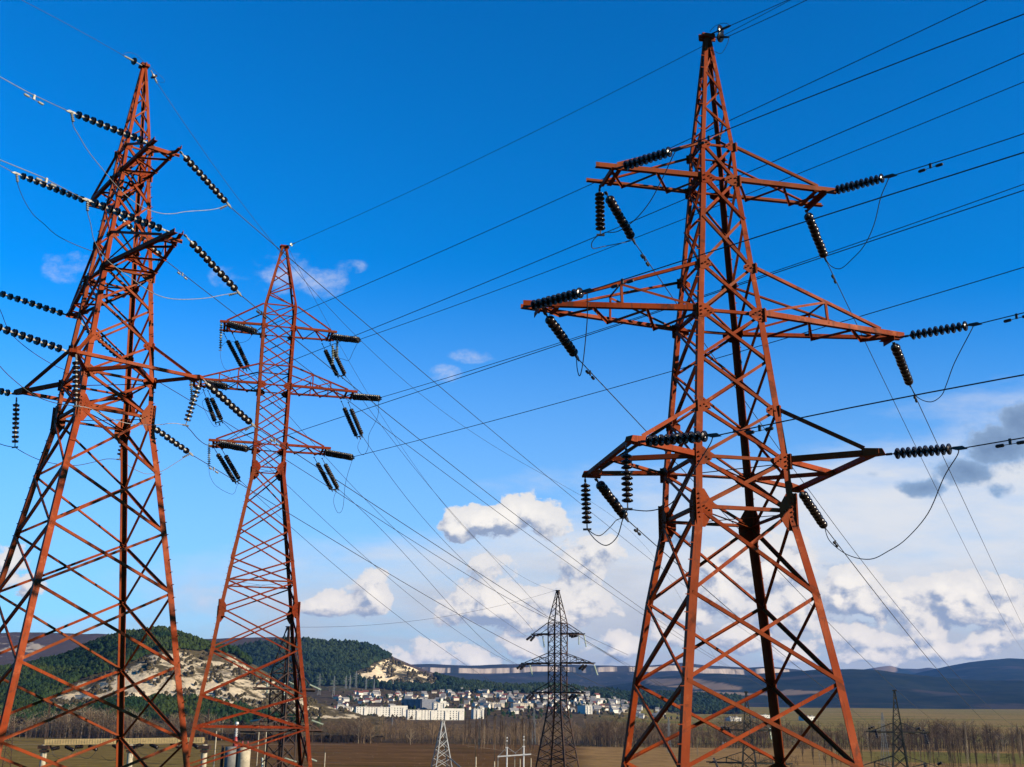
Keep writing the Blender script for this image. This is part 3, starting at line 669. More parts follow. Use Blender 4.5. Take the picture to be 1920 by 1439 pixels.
_, w_ = rw('MRn', [(1900, 592), (1920, 587)], 'short dark power line from the right middle arm of the right pylon to the right edge', D_R_near, ext=6)
put_damper(w_, (1907, 592), 'dark vibration damper at the right edge beside the middle arm, right pylon', FITD)
_, w_ = rw('LLn', [(1467, 790), (1700, 745), (1920, 703)], 'dark power line from the lowest left arm crossing the right pylon to the right edge', D_R_near, ext=5)
put_damper(w_, (1424, 799), 'dark vibration damper just left of the right leg above the lowest arm, right pylon', FITD)
_, w_ = rw('LRn', [(1860, 831), (1920, 821)], 'short dark power line from the lowest right arm of the right pylon toward the dark cloud', D_R_near, ext=6)
put_damper(w_, (1893, 826), 'dark vibration damper in front of the dark cloud at the right edge', FITD)
P = RS['ULf'][1]
_, w_ = rw('ULf', [(1327, 655), (1437, 810), (1529, 940), (1666, 1106), (1762, 1237), (1893, 1356)], 'thin dark power line from the left top arm down behind the right pylon to the lower right', farD(P, 1893, 1356, 150), ext=20, deg=3)
put_damper(w_, (1209, 486), 'dark vibration damper on the line below the left top arm, right pylon', FITD)
_, w_ = rw('URf', [(1648, 700), (1704, 810), (1759, 921), (1920, 1222)], 'thin dark power line from the right top arm of the right pylon down to the right edge', D_R_far, ext=30, deg=2)
put_damper(w_, (1559, 523), 'dark vibration damper on the line below the right top arm, right pylon', FITD)
P = RS['MLf'][1]
_, w_ = rw('MLf', [(1215, 815), (1357, 960), (1465, 1079), (1560, 1173), (1677, 1291), (1762, 1358)], 'thin dark power line from the left middle arm down behind the right pylon to the fields', farD(P, 1762, 1358, 146), ext=10, deg=3)
put_damper(w_, (1105, 697), 'dark vibration damper on the line below the left middle arm, right pylon', FITD)
_, w_ = rw('MRf', [(1746, 810), (1778, 876), (1920, 1178)], 'thin dark power line from the right middle arm of the right pylon down to the right edge', D_R_far, ext=30, deg=2)
put_damper(w_, (1715, 743), 'dark vibration damper on the line below the right middle arm, right pylon', FITD)
P = RS['LLf'][1]
_, w_ = rw('LLf', [(1303, 1086), (1390, 1163), (1473, 1233), (1585, 1321), (1634, 1362)], 'thin dark power line from the lowest left arm of the right pylon to the small blackened pylon', farD(P, 1634, 1362, 141), deg=3)
put_damper(w_, (1196, 992), 'dark vibration damper on the line below the lowest left arm, right pylon', FITD)
P = RS['LRf'][1]
_, w_ = rw('LRf', [(1627, 1094), (1744, 1240), (1870, 1379)], 'thin dark power line from the lowest right arm of the right pylon down past the dark hills', farD(P, 1870, 1379, 135), ext=20, deg=3)
put_damper(w_, (1565, 1015), 'dark vibration damper on the line beside the right leg of the right pylon', FITD)
cable('dark jumper loop hanging under the left top arm of the right pylon', RS['ULn'][1], RS['ULh'][1], [(1261, 295), (1241, 337), (1219, 378), (1191, 412), (1159, 434), (1136, 436)])
cable('small dark jumper loop joining two strings under the left top arm of the right pylon', RS['ULh'][1], RS['ULf'][1], [(1120, 443), (1110, 455), (1112, 466), (1135, 462), (1175, 454)])
cable('dark jumper loop hanging past the left middle arm of the right pylon', RS['MLn'][1], RS['MLf'][1], [(1101, 562), (1101, 600), (1095, 665), (1090, 697), (1086, 705), (1082, 690)])
cable('dark jumper loop under the right top arm of the right pylon', RS['URn'][1], RS['URf'][1], [(1662, 345), (1651, 372), (1639, 421), (1621, 460), (1597, 487), (1576, 504), (1558, 499)])
cable('dark jumper loop under the right middle arm of the right pylon', RS['MRn'][1], RS['MRf'][1], [(1820, 622), (1790, 680), (1775, 720), (1765, 742), (1745, 754), (1720, 745)])
cable('long dark jumper loop sweeping under the lowest right arm of the right pylon', RS['LRn'][1], RS['LRf'][1], [(1795, 854), (1770, 895), (1740, 963), (1699, 1011), (1665, 1034), (1631, 1049), (1590, 1041), (1556, 1015)])
cable('dark jumper cable running inside the right pylon below its lowest arm', RS['LLn'][1], RS['LLh2'][1], [(1333, 830), (1323, 847), (1290, 900), (1260, 943), (1220, 958)])
cable('short dark jumper loop between the hanging and sloping strings of the lowest left arm, right pylon', RS['LLh2'][1], RS['LLh'][1], [(1168, 973), (1157, 1007), (1137, 1023), (1117, 1013)])
cable('upper dark jumper loop under the lowest left arm of the right pylon', RS['LLf'][1], RS['LLh'][1], [(1157, 975), (1143, 990), (1123, 1005)])
# earth wires of the right-hand tower
def earth_string(P, Q, label, group, fm, disc, cap):
    d = (Q - P).normalized(); T = thing('earth_wire_insulator', label, 'insulator', P, 0, group); T.rotation_mode = 'QUATERNION'; T.rotation_quaternion = d.to_track_quat('Z', 'X'); L = (Q - P).length
    o = link('disc', disc, T, (0, 0, L * .38)); o.scale = (1.1, 1.1, 1.1); link('cap', cap, o)
    h = MB(); h.tube([V((0, 0, 0)), V((0, 0, L * .4))], .02, 6); h.lathe([(.018, L * .5), (.036, L * .55), (.036, L), (.018, L + .08)], 8); part('clamp', h, fm, T)
Pt = to_world((0, 0, 22.8), RPOS, RYAW)
for a, b, px, lb in (((1334, 64), (1366, 50), [(1420, 26), (1479, 0)], 'upper'), ((1336, 70), (1363, 70), [(1440, 35), (1514, 0)], 'lower')):
    P = at(*a, Pt.y - .1); Q, _ = along(P, D_R_near, *b)
    earth_string(P, Q, lb + ' black disc insulator at the peak of the right pylon', G_R, FITD, DISC_R, CAP_R)
    wire(lb + ' dark earth wire from the peak of the right pylon to the top edge', Q, px, D_R_near, r=.011, ext=8, cat='earth wire', name='earth_wire')
    RS['E' + lb] = (P, Q)
cable('thin loop of wire beside the peak of the right pylon, lower one', RS['Elower'][1], at(1340, 97, Pt.y), [(1366, 72), (1364, 82), (1353, 100)], r=.008)
cable('thin loop of wire arched over the upper peak insulator of the right pylon', at(1331, 60, Pt.y), RS['Eupper'][1], [(1340, 50), (1355, 44), (1366, 46)], r=.008)

# ---- left-hand tower
LS = {}
L_up = {(1, -1): (3.25, -.5), (1, 1): (3.25, .5), (-1, -1): (-3.25, -.5), (-1, 1): (-3.25, .5)}
def dirto(P, pos, yaw, p): w = to_world(p, pos, yaw); return V((w.x - P.x, w.y - P.y, 0))
def ls(key, tip, z, a, b, D, label, n=10, **kw):
    P = tipP(LPOS, LYAW, tip, z, a); D = D(P) if callable(D) else D; Q, t = along(P, D, *b); print(key, 'len', round((Q - P).length, 2), end='; ')
    insulator(P, Q, n, 'L', label, G_L, **kw); LS[key] = (P, Q); return P, Q
toT6 = lambda P: V((T6.x - P.x, T6.y - P.y, 0))
ls('UNr', (3.25, .5), 18.03, (339, 286), (428, 384), toT6, 'white capped insulator string sloping down right from the near top arm of the left pylon')
ls('MNr', (5.3, .2), 14.0, (347, 442), (447, 549), toT6, 'white capped insulator string sloping down right from the near middle arm of the left pylon', lead=.35)
ls('LNr', LT[1][1], 10.0, (381, 713), (474, 797), toT6, 'white capped insulator string sloping down right from the near lowest arm of the left pylon', lead=.3)
ls('UFr', (-3.25, .5), 18.03, (216, 400), (304, 483), toT6, 'insulator string seen through the lattice, sloping down right from the far top arm of the left pylon')
ls('MFr', (-5.2, .2), 14.0, (150, 605), (231, 676), toT6, 'insulator string seen through the lattice, sloping down right from the far middle arm of the left pylon')
ls('LFr', LT[-1][1], 10.0, (256, 779), (357, 851), toT6, 'white capped insulator string sloping down right behind the right leg of the left pylon')
ls('UNl', (3.25, -.5), 18.03, (279, 269), (134, 211), D_L_near, 'white capped insulator string pulling up left across the peak foot of the left pylon')
ls('MNl', (5.3, -.2), 14.0, (314, 434), (164, 376), D_L_near, 'white capped insulator string pulling up left across the body of the left pylon')
ls('UFl', (-3.25, -.5), 18.03, (168, 380), (31, 326), D_L_near, 'white capped insulator string pulling up left from the far top arm of the left pylon')
ls('MFl', (-5.2, -.2), 14.0, (128, 592), (-22, 543), D_L_near, 'white capped insulator string at left edge, at the far middle arm of the left pylon')
ls('LNl', LT[1][-1], 10.0, (128, 660), (-32, 604), D_L_near, 'white capped insulator string at left edge, at the near lowest arm of the left pylon')
ls('LFl', LT[-1][-1], 10.0, (30, 740), (-105, 712), D_L_near, 'insulator string at left edge reaching the far lowest arm of the left pylon')
hang(LS, 'h1', LPOS, LYAW, LT[1][-1], 10.0, (143, 668), (143, 762), 'L', 'white capped insulator string hanging in front of the waist plates of the left pylon', G_L, 9)
hang(LS, 'h2', LPOS, LYAW, LT[-1][-1], 10.0, (31, 748), (28, 839), 'L', 'dark insulator string hanging near the left edge from the far lowest arm', G_L, 9, scale=.95)
hang(LS, 'h3', LPOS, LYAW, LT[1][1], 10.0, (374, 716), (348, 798), 'L', 'slanting white capped insulator string hanging from the near lowest arm tip of the left pylon', G_L, 9)
hang(LS, 'h4', LPOS, LYAW, LT[-1][1], 10.0, (240, 785), (224, 862), 'L', 'insulator string half hidden behind the back leg of the left pylon', G_L, 9)
print()
def lw_(key, px, label, D, **kw):
    P, Q = LS[key]; d = (Q - P).normalized(); D = D(P) if callable(D) else D; return wire(label, Q + d * .16, px, D, **kw)
lw_('UNr', [(492, 436), (562, 500), (700, 618), (810, 713), (950, 832), (1087, 943), (1182, 1021), (1261, 1083), (1390, 1175), (1484, 1244)], 'thin dark power line from the near top arm of the left pylon to the middle right', toT6, deg=3, r=.016, ext=20, seg=60)
_, w_ = lw_('MNr', [(500, 593), (556, 640), (645, 708), (781, 821), (920, 930), (1043, 1025), (1213, 1147), (1330, 1227)], 'thin dark power line from the near middle arm of the left pylon past the slim pylon', toT6, deg=3, r=.016, ext=20, seg=60)
put_damper(w_, (490, 588), 'vibration damper crossing the slim pylon at its top arm', FITD)
_, w_ = lw_('LNr', [(527, 832), (623, 897), (730, 963), (827, 1030), (953, 1110), (1027, 1157)], 'thin dark power line from the near lowest arm of the left pylon past the lowest arm of the slim pylon', toT6, deg=3, r=.016, ext=20, seg=60)
put_damper(w_, (516, 823), 'vibration damper crossing the slim pylon at its lowest arm', FIT)
_, w_ = lw_('UFr', [(340, 512), (412, 567), (462, 605), (552, 675), (660, 755), (759, 832), (1020, 1025), (1210, 1155), (1383, 1262)], 'thin power line from the far top arm of the left pylon passing behind the slim pylon', toT6, deg=3, r=.016, ext=20, seg=60)
put_damper(w_, (343, 514), 'light grey vibration damper between the left pylon and the slim pylon', FIT)
_, w_ = lw_('MFr', [(310, 720), (360, 752), (421, 792), (538, 866), (640, 928), (730, 987), (853, 1063), (1027, 1160)], 'thin power line from the far middle arm of the left pylon crossing the slim pylon', toT6, deg=3, r=.016, ext=20, seg=60)
_, w_ = lw_('LFr', [(447, 907), (533, 960), (640, 1023), (720, 1067), (837, 1137), (920, 1190), (1017, 1233)], 'thin power line from the far lowest arm of the left pylon down to the rusty pylon', toT6, deg=3, r=.016, ext=20, seg=60)
put_damper(w_, (400, 878), 'vibration damper under the lowest left arm of the slim pylon', FIT)
_, w_ = lw_('UNl', [(65, 180), (0, 145)], 'grey power line from the near top arm of the left pylon to the left edge', D_L_near, mat_=WIREL, r=.014, ext=5)
put_damper(w_, (66, 177), 'light grey vibration damper near the left edge high beside the left pylon', FIT, 1.2)
_, w_ = lw_('MNl', [(80, 333), (0, 300)], 'grey power line from the near middle arm of the left pylon to the left edge', D_L_near, mat_=WIREL, r=.014, ext=5)
put_damper(w_, (85, 337), 'light grey vibration damper over the far top string of the left pylon', FIT, 1.1)
lw_('UFl', [(0, 310)], 'grey power line from the far top arm of the left pylon to the left edge', D_L_near, mat_=WIREL, ext=6, deg=1)
JL = 'jumper loops of the left pylon'
cable('grey jumper loop slung below the top arms of the left pylon', LS['UNl'][1], LS['UNr'][1], [(137, 235), (147, 253), (165, 283), (190, 315), (215, 345), (240, 370), (270, 390), (300, 400), (325, 401), (350, 397), (400, 393)], mat_=WIREL, group=JL)
cable('grey jumper loop slung below the middle arms of the left pylon', LS['MNl'][1], LS['MNr'][1], [(164, 398), (170, 420), (177, 452), (200, 487), (250, 525), (287, 550), (325, 561), (380, 560), (420, 553)], mat_=WIREL, group=JL)
cable('jumper loop at left edge running behind the left pylon below its far top arm', LS['UFl'][1], LS['UFr'][1], [(33, 345), (45, 375), (62, 402), (82, 420), (112, 445), (172, 471), (230, 485), (280, 490)], group=JL)
cable('jumper loop at left edge running behind the left pylon below its far middle arm', LS['MFl'][1], LS['MFr'][1], [(0, 581), (15, 617), (37, 642), (75, 670), (117, 692), (160, 700), (205, 692)], group=JL)
cable('jumper loop from the left edge to the hanging string at the waist of the left pylon', LS['LNl'][1], LS['h1'][1], [(-20, 660), (0, 687), (25, 712), (62, 740), (100, 755)], group=JL)
cable('pale jumper cable crossing the waist of the left pylon', LS['h1'][1], LS['h3'][1], [(165, 765), (185, 774), (213, 787), (250, 796), (293, 797), (325, 794)], group=JL, mat_=WIREL)
cable('dark jumper cable curving from the slanting string toward the lowest left arm of the slim pylon', LS['h3'][1], LS['LNr'][1], [(358, 808), (370, 822), (384, 833), (396, 835), (420, 828), (445, 814), (462, 803)], group=JL)
cable('dark jumper cable from the left edge to the far hanging string of the left pylon', at(-10, 829, LS['h2'][1].y), LS['h2'][1], [(10, 836)], group=JL)
cable('dark jumper cable sagging behind the legs under the waist of the left pylon', LS['h2'][1], LS['h4'][1], [(48, 851), (75, 863), (110, 871), (143, 873), (175, 867), (200, 861)], group=JL)
cable('pale jumper cable rising to the lowest right string of the left pylon', LS['h4'][1], LS['LFr'][1], [(240, 873), (258, 883), (277, 889), (303, 884), (330, 868)], group=JL, mat_=WIREL)
for k, px, lb in (('UNl', (137, 228), 'ribbed jumper clamp at the upper left string end, left pylon'), ('MNl', (164, 392), 'ribbed jumper clamp at the second left string end, left pylon'), ('UFl', (33, 343), 'ribbed jumper clamp nearest the left edge, left pylon'),
                  ('UNr', (415, 391), 'ribbed jumper clamp at the upper right string end, left pylon'), ('MNr', (432, 553), 'ribbed jumper clamp at the middle right string end, left pylon'), ('LNr', (463, 805), 'ribbed jumper clamp beside the slim pylon'), ('LFr', (343, 858), 'ribbed jumper clamp behind the right leg, left pylon')):
    Q = LS[k][1]; q = at(*px, Q.y); clamp_body(Q, q, lb, FIT)
Pt = to_world((0, 0, 22.8), LPOS, LYAW)
P = at(266, 123, Pt.y - .2); Q, _ = along(P, D_L_near, 236, 107); earth_string(P, Q, 'disc insulator on the left of the peak of the left pylon', G_L, FIT, DISC_L, CAP_L); LS['el'] = (P, Q)
wire('thin earth wire from the peak of the left pylon up to the top left corner', Q, [(140, 53), (40, 0)], D_L_near, r=.009, ext=6, cat='earth wire', name='earth_wire')
P = at(283, 132, Pt.y + .2); Q, _ = along(P, toT6(P), 293, 153); earth_string(P, Q, 'disc insulator on the right of the peak of the left pylon', G_L, FIT, DISC_L, CAP_L)
wire('thin earth wire from the peak of the left pylon down behind the slim pylon to the fields', Q, [(346, 250), (392, 322), (432, 384), (520, 471), (562, 508), (810, 720), (1087, 950), (1261, 1091)], toT6(P), r=.010, deg=3, ext=30, cat='earth wire', name='earth_wire', seg=60)
cable('thin loop of wire arched over the peak of the left pylon', LS['el'][1], Q, [(230, 104), (240, 99), (255, 103), (275, 121), (295, 137), (308, 150), (306, 155)], r=.006, group=JL)

# ---- slim tower between
MS = {}
def mt(x, y, z): return to_world((x, y, z), MPOS, MYAW)
toD = V((DPOS[0] - MPOS[0], DPOS[1] - MPOS[1], 0))
def msr(key, tip, a, b, D, label, n=13, kind='M', **kw):
    P = ray(*a) * mt(*tip).y; Q, t = along(P, D, *b); print(key, 'len', round((Q - P).length, 2), end='; ')
    insulator(P, Q, n, kind, label, G_M, **kw); MS[key] = (P, Q); return P, Q
LEV = {'U': ('top', 27.06, 4.05), 'M': ('middle', 22.66, 5.8), 'B': ('lowest', 18.28, 4.1)}
near = {'UL': ((428, 606), (480, 621)), 'UR': ((622, 630), (674, 637)), 'ML': ((386, 717), (425, 724)), 'MR': ((661, 742), (713, 746)), 'BL': ((410, 830), (464, 841)), 'BR': ((610, 847), (662, 857))}
far = {'UL': ((420, 626), (455, 692), (436, 626), (466, 690)), 'UR': ((604, 645), (633, 706), (619, 645), (647, 704)), 'ML': ((381, 731), (404, 793), (390, 733), (416, 790)),
       'MR': ((640, 753), (669, 820), (653, 755), (679, 817)), 'BL': ((401, 840), (441, 905), (416, 843), (449, 900)), 'BR': ((589, 858), (622, 919), (604, 860), (634, 917))}
for k in near:
    lv, z, a = LEV[k[0]]; sx = -1 if k[1] == 'L' else 1; sd = 'left' if sx < 0 else 'right'
    (p, q) = near[k]
    for j, dy in ((0, -.2), (1, .9)):
        msr(k + 'n%d' % j, (sx * a, -1 + dy, z), (p[0], p[1] + 4 * j), (q[0], q[1] + 3 * j), D_M_near, '%s of two black insulator strings lying level at the %s %s arm tip of the slim pylon' % ('upper' if j == 0 else 'lower', lv, sd), scale=1.35, lead=.12, tail=.1)
    f = far[k]
    for j in (0, 1): msr(k + 'f%d' % j, (sx * a, 1.0, z), f[2 * j], f[2 * j + 1], toD, '%s of two black insulator strings sloping down from the %s %s arm of the slim pylon' % ('left' if j == 0 else 'right', lv, sd), lead=.7, scale=1.3)
    A_, B_ = MS[k + 'f0'][1], MS[k + 'f1'][1]; y = MB(); y.bar(A_, B_, V((0, 0, 1)), .09, .03); mid = (A_ + B_) / 2
    y.bar(mid, mid + (MS[k + 'f0'][1] - MS[k + 'f0'][0]).normalized() * .35, V((1, 0, 0)), .07, .03)
    tag(link('yoke_plate', y.mesh('yoke_plate', FIT)), 'yoke plate joining the sloping strings of the %s %s arm of the slim pylon' % (lv, sd), 'yoke plate', 'yoke plates of the slim pylon')
for key, tip, a, b, lb in (('h1', (-4.0, -1, 27.06), (415, 605), (413, 657), 'pale beaded insulator string hanging from the top left arm tip of the slim pylon'), ('h2', (-5.8, -1, 22.66), (358, 712), (360, 753), 'pale beaded insulator string hanging from the middle left arm tip of the slim pylon'),
                           ('h3', (-4.1, -1, 18.28), (392, 830), (392, 874), 'pale beaded insulator string hanging from the lowest left arm tip of the slim pylon'), ('h4', (4, .9, 27.06), (624, 646), (624, 683), 'left one of two pale green insulator strings under the top right arm of the slim pylon'), ('h5', (4, -.9, 27.06), (632, 637), (632, 671), 'right one of two pale green insulator strings under the top right arm of the slim pylon')):
    P = ray(*a) * mt(*tip).y; Q = at(*b, P.y); insulator(P, Q, 10, 'G', lb, G_M, lead=.1, tail=.1, clamp='hang'); MS[key] = (P, Q)
print()
JM = 'jumper loops of the slim pylon'
cable('thin jumper loop under the top right arm of the slim pylon', MS['URn0'][1], MS['h5'][1], [(672, 640), (662, 660), (654, 676), (644, 674)], r=.014, group=JM)
cable('thin jumper loop falling from the middle right arm of the slim pylon', MS['MRn0'][1], MS['MRf1'][1], [(710, 752), (708, 782), (692, 815), (690, 840), (682, 853), (674, 848), (671, 836)], r=.014, group=JM)
cable('thin jumper loop falling from the lowest right arm of the slim pylon', MS['BRn0'][1], MS['BRf1'][1], [(661, 861), (648, 905), (643, 952), (634, 962), (626, 945), (627, 930)], r=.014, group=JM)
cable('thin jumper loop left of the top arm of the slim pylon', MS['h1'][1], MS['h2'][1], [(414, 672), (420, 690), (432, 702), (446, 707), (420, 716), (392, 722)][:3] + [(400, 720)], r=.012, group=JM)
cable('thin jumper loop under the top left arm of the slim pylon', MS['ULn0'][1], MS['h1'][1], [(474, 626), (465, 638), (450, 643), (428, 640), (417, 648)], r=.012, group=JM)
cable('thin jumper loop under the lowest left arm of the slim pylon', MS['h3'][1], MS['BLf1'][1], [(393, 890), (402, 908), (418, 920), (435, 927), (441, 922), (443, 915)], r=.012, group=JM)
cable('thin jumper loop under the middle left arm of the slim pylon', MS['MLn0'][1], MS['MLf1'][1], [(408, 742), (398, 747), (385, 749), (380, 760), (402, 800)], r=.012, group=JM)
def mw(key, px, label, D, **kw): return wire(label, MS[key][1], px, D, **kw)
mw('ULn0', [(565, 579), (1140, 331), (1340, 242), (1848, 0)], 'dark power line from the top left arm of the slim pylon up to the top right corner', D_M_near, r=.020, ext=5, seg=50)
mw('URn0', [(768, 600), (1190, 450), (1294, 406), (1394, 366), (1920, 154)], 'dark power line from the top right arm of the slim pylon to the right edge', D_M_near, r=.020, ext=5, seg=50)
mw('MLn0', [(552, 672), (613, 648), (736, 600), (983, 500), (1115, 448), (1286, 375), (1390, 328), (1920, 100)], 'dark power line from the middle left arm of the slim pylon to the upper right edge', D_M_near, r=.020, ext=5, seg=50)
mw('MRn0', [(1045, 646), (1153, 608), (1340, 548), (1533, 481), (1920, 346)], 'dark power line from the middle right arm of the slim pylon to the right edge', D_M_near, r=.020, ext=5, seg=50)
mw('BLn0', [(543, 810), (675, 768), (1051, 651), (1207, 591), (1340, 553), (1533, 484)], 'dark power line from the lowest left arm of the slim pylon passing behind the right pylon', D_M_near, r=.020, ext=30, seg=50)
mw('BRn0', [(1240, 702), (1346, 671), (1612, 595), (1920, 501)], 'dark power line from the lowest right arm of the slim pylon crossing behind the right pylon', D_M_near, r=.020, ext=6, seg=50)
mw('URf1', [(694, 772), (740, 830), (787, 890), (903, 1023), (1023, 1153)], 'faint power line from the top right arm of the slim pylon to the rusty pylon', toD, r=.016, deg=3)
mw('MRf1', [(770, 943), (853, 1037), (907, 1087), (1000, 1183)], 'faint power line from the middle right arm of the slim pylon to the top left arm of the rusty pylon', toD, r=.018, deg=3)
mw('BRf1', [(650, 943), (770, 1047), (837, 1130), (873, 1167), (973, 1247)], 'faint power line from the lowest right arm of the slim pylon to the middle left arm of the rusty pylon', toD, r=.018, deg=3)
mw('ULf1', [(545, 788), (620, 870), (687, 933), (740, 993), (867, 1107), (987, 1193)], 'faint power line from the top left arm of the slim pylon to the top left arm of the rusty pylon', toD, r=.018, deg=3)
mw('MLf1', [(547, 917), (620, 987), (763, 1113), (853, 1180), (963, 1245)], 'faint power line from the middle left arm of the slim pylon to the middle left arm of the rusty pylon', toD, r=.018, deg=3)
mw('BLf1', [(633, 1068), (720, 1130), (820, 1213), (920, 1277)], 'faint power line from the lowest left arm of the slim pylon down to the town', toD, r=.018, deg=3, ext=10)
Pt = mt(0, 0, 33.8)
P = at(540, 462, Pt.y); Q, _ = along(P, D_M_near, 553, 456)
earth_string(P, Q, 'white disc insulator on the right of the peak of the slim pylon', G_M, FIT, DISC_G, CAP_G)
wire('thin earth wire from the peak of the slim pylon up behind the peak of the right pylon', Q, [(915, 290), (1311, 90), (1355, 68), (1483, 0)], D_M_near, r=.016, ext=6, cat='earth wire', name='earth_wire', seg=50)
P = at(530, 463, Pt.y); Q = at(526, 466, Pt.y + .3); earth_string(P, Q, 'pale disc insulator on the left of the peak of the slim pylon', G_M, FIT, DISC_G, CAP_G)
wire('faint earth wire from the peak of the slim pylon to the peak of the rusty pylon', at(541, 466, Pt.y + .4), [(550, 490), (580, 545), (612, 610), (744, 817), (795, 898), (905, 1025), (953, 1067), (1042, 1107)], V((DPOS[0] - Pt.x, DPOS[1] - Pt.y, 0)), r=.013, deg=3, cat='earth wire', name='earth_wire', seg=50)
T5top = at(543, 1176, 131)
wire('very faint earth wire between the peaks of the two rusty pylons', T5top, [(650, 1175), (787, 1163), (920, 1140), (1040, 1108)], V((DPOS[0] - T5top.x, DPOS[1] - T5top.y, 0)), r=.016, deg=3, cat='earth wire', name='earth_wire')

# ---- rusty pylon in the middle distance and the small blackened ones: strings a few pixels long, one mesh each
def small_string(P, Q, n, label, group, m1, rr=.13):
    d = (Q - P); L = d.length; prof = [(.02, 0)]
    for k in range(n): h = L * (k + .5) / n; prof += [(.04, h - L * .25 / n), (rr, h), (rr, h + L * .22 / n), (.04, h + L * .3 / n)]
    prof.append((.02, L)); mb = MB(); mb.lathe([(r_, h) for r_, h in prof], 8, V((0, 0, 0)), d)
    o = link('insulator_string', mb.mesh('insulator_string', m1, True)); o.location = P; return tag(o, label, 'insulator', group)
def zp(x, y): return (900 + x / 4.123, 1090 + y / 4.123)
for (x0, y0, x1, y1, dy, m1, lb, j) in [
    (398, 425, 362, 452, -2.4, GLAZE2, 'black curved insulator string under the top left arm of the rusty pylon', 2), (420, 428, 392, 460, -2.4, GLAZE2, 'black curved insulator string under the top left arm of the rusty pylon, close to the tower', 2),
    (748, 416, 690, 424, -2.4, GLAZE2, 'black insulator string under the top right arm of the rusty pylon', 2), (752, 422, 706, 432, -2.2, GLAZE2, 'black insulator string just below another under the top right arm of the rusty pylon', 2),
    (485, 425, 498, 512, 1.5, GLASS, 'pale insulator string under the top left arm of the rusty pylon, next to the body', 1), (765, 412, 764, 492, 0, GLASS, 'pale green insulator string hanging straight under the top right arm of the rusty pylon', 1), (803, 414, 822, 508, 1.5, GLASS, 'pale green insulator string slanting from the top right arm tip of the rusty pylon', 1),
    (322, 645, 288, 675, -2.4, GLAZE2, 'black insulator string at the middle left arm tip of the rusty pylon, outer one', 2), (346, 648, 312, 682, -2.4, GLAZE2, 'black insulator string at the middle left arm tip of the rusty pylon, inner one', 2),
    (385, 650, 406, 735, 1.5, GLASS, 'pale amber insulator string under the middle left arm of the rusty pylon', 1), (800, 648, 766, 680, -2.4, GLAZE2, 'black insulator string under the middle right arm of the rusty pylon, inner one', 2), (824, 650, 790, 688, -2.4, GLAZE2, 'black insulator string under the middle right arm of the rusty pylon, outer one', 2),
    (882, 648, 908, 728, 1.5, GLASS, 'bright green insulator string slanting from the middle right arm tip of the rusty pylon', 1),
    (390, 875, 358, 905, -2.4, GLAZE2, 'black insulator string under the lowest left arm of the rusty pylon, outer one', 2), (414, 878, 382, 915, -2.4, GLAZE2, 'black insulator string under the lowest left arm of the rusty pylon, inner one', 2), (458, 870, 484, 938, 1.5, GLAZE2, 'dark slanting insulator string under the lowest left arm of the rusty pylon', 1),
    (718, 878, 690, 908, -2.4, GLAZE2, 'black insulator string under the lowest right arm of the rusty pylon, inner one', 2), (744, 880, 712, 916, -2.4, GLAZE2, 'black insulator string under the lowest right arm of the rusty pylon, outer one', 2), (806, 870, 826, 942, 1.5, GLAZE2, 'dark slanting insulator string under the lowest right arm of the rusty pylon', 1)]:
    P = at(*zp(x0, y0), DPOS[1]); Q = at(*zp(x1, y1), DPOS[1] + dy * .4); small_string(P, Q, 9, lb, G_D, m1, .19 if m1 is GLAZE2 else .15)
for (a, b, lb) in [((363, 462), (372, 530), ''), ((395, 470), (430, 530), ''), ((690, 440), (740, 525), ''), ((300, 690), (318, 790), ''), ((768, 430), (810, 515), ''), ((775, 690), (782, 750), '')]:
    pass
Pd = at(1100, 1203, DPOS[1])
for k, (p1, p2) in enumerate((((1187, 1252), (1290, 1312)), ((1187, 1256), (1290, 1320)))):
    wire('%s of two faint power lines leaving the top right arm of the rusty pylon' % ('upper' if k == 0 else 'lower'), Pd + V((0, 0, -.2 * k)), [p1, p2], vpdir(1700), r=.026, deg=2, ext=60)
for (tp, D, pairs) in ((T7, 140, [((1639, 1363), (1628, 1367), 'at the left arm tip'), ((1641, 1368), (1646, 1384), 'sloping under the left arm'), ((1726, 1366), (1718, 1368), 'at the right arm'), ((1731, 1368), (1740, 1395), 'sloping from the right arm tip'), ((1766, 1430), (1758, 1434), 'at the lower right arm tip'), ((1733, 1431), (1737, 1447), 'hanging under the lower right arm')]),
                       (T6, 154, [((1362, 1363), (1350, 1366), 'at the left arm tip'), ((1366, 1364), (1370, 1378), 'sloping under the left arm'), ((1443, 1365), (1446, 1387), 'pale, hanging under the right arm'), ((1447, 1365), (1453, 1382), 'pale, slanting from the right arm tip'), ((1338, 1421), (1346, 1440), 'below the lower left arm')])):
    nm = 'the small blackened pylon by the poplars' if tp is T7 else 'the small blackened pylon seen through the right pylon'
    for a, b, lb in pairs:
        P = at(*a, D); Q = at(*b, D + .3); small_string(P, Q, 9, 'insulator string %s, on %s' % (lb, nm), 'insulators of the small blackened pylons', GLASS if 'pale' in lb else GLAZE2, .17 if 'pale' not in lb else .12)
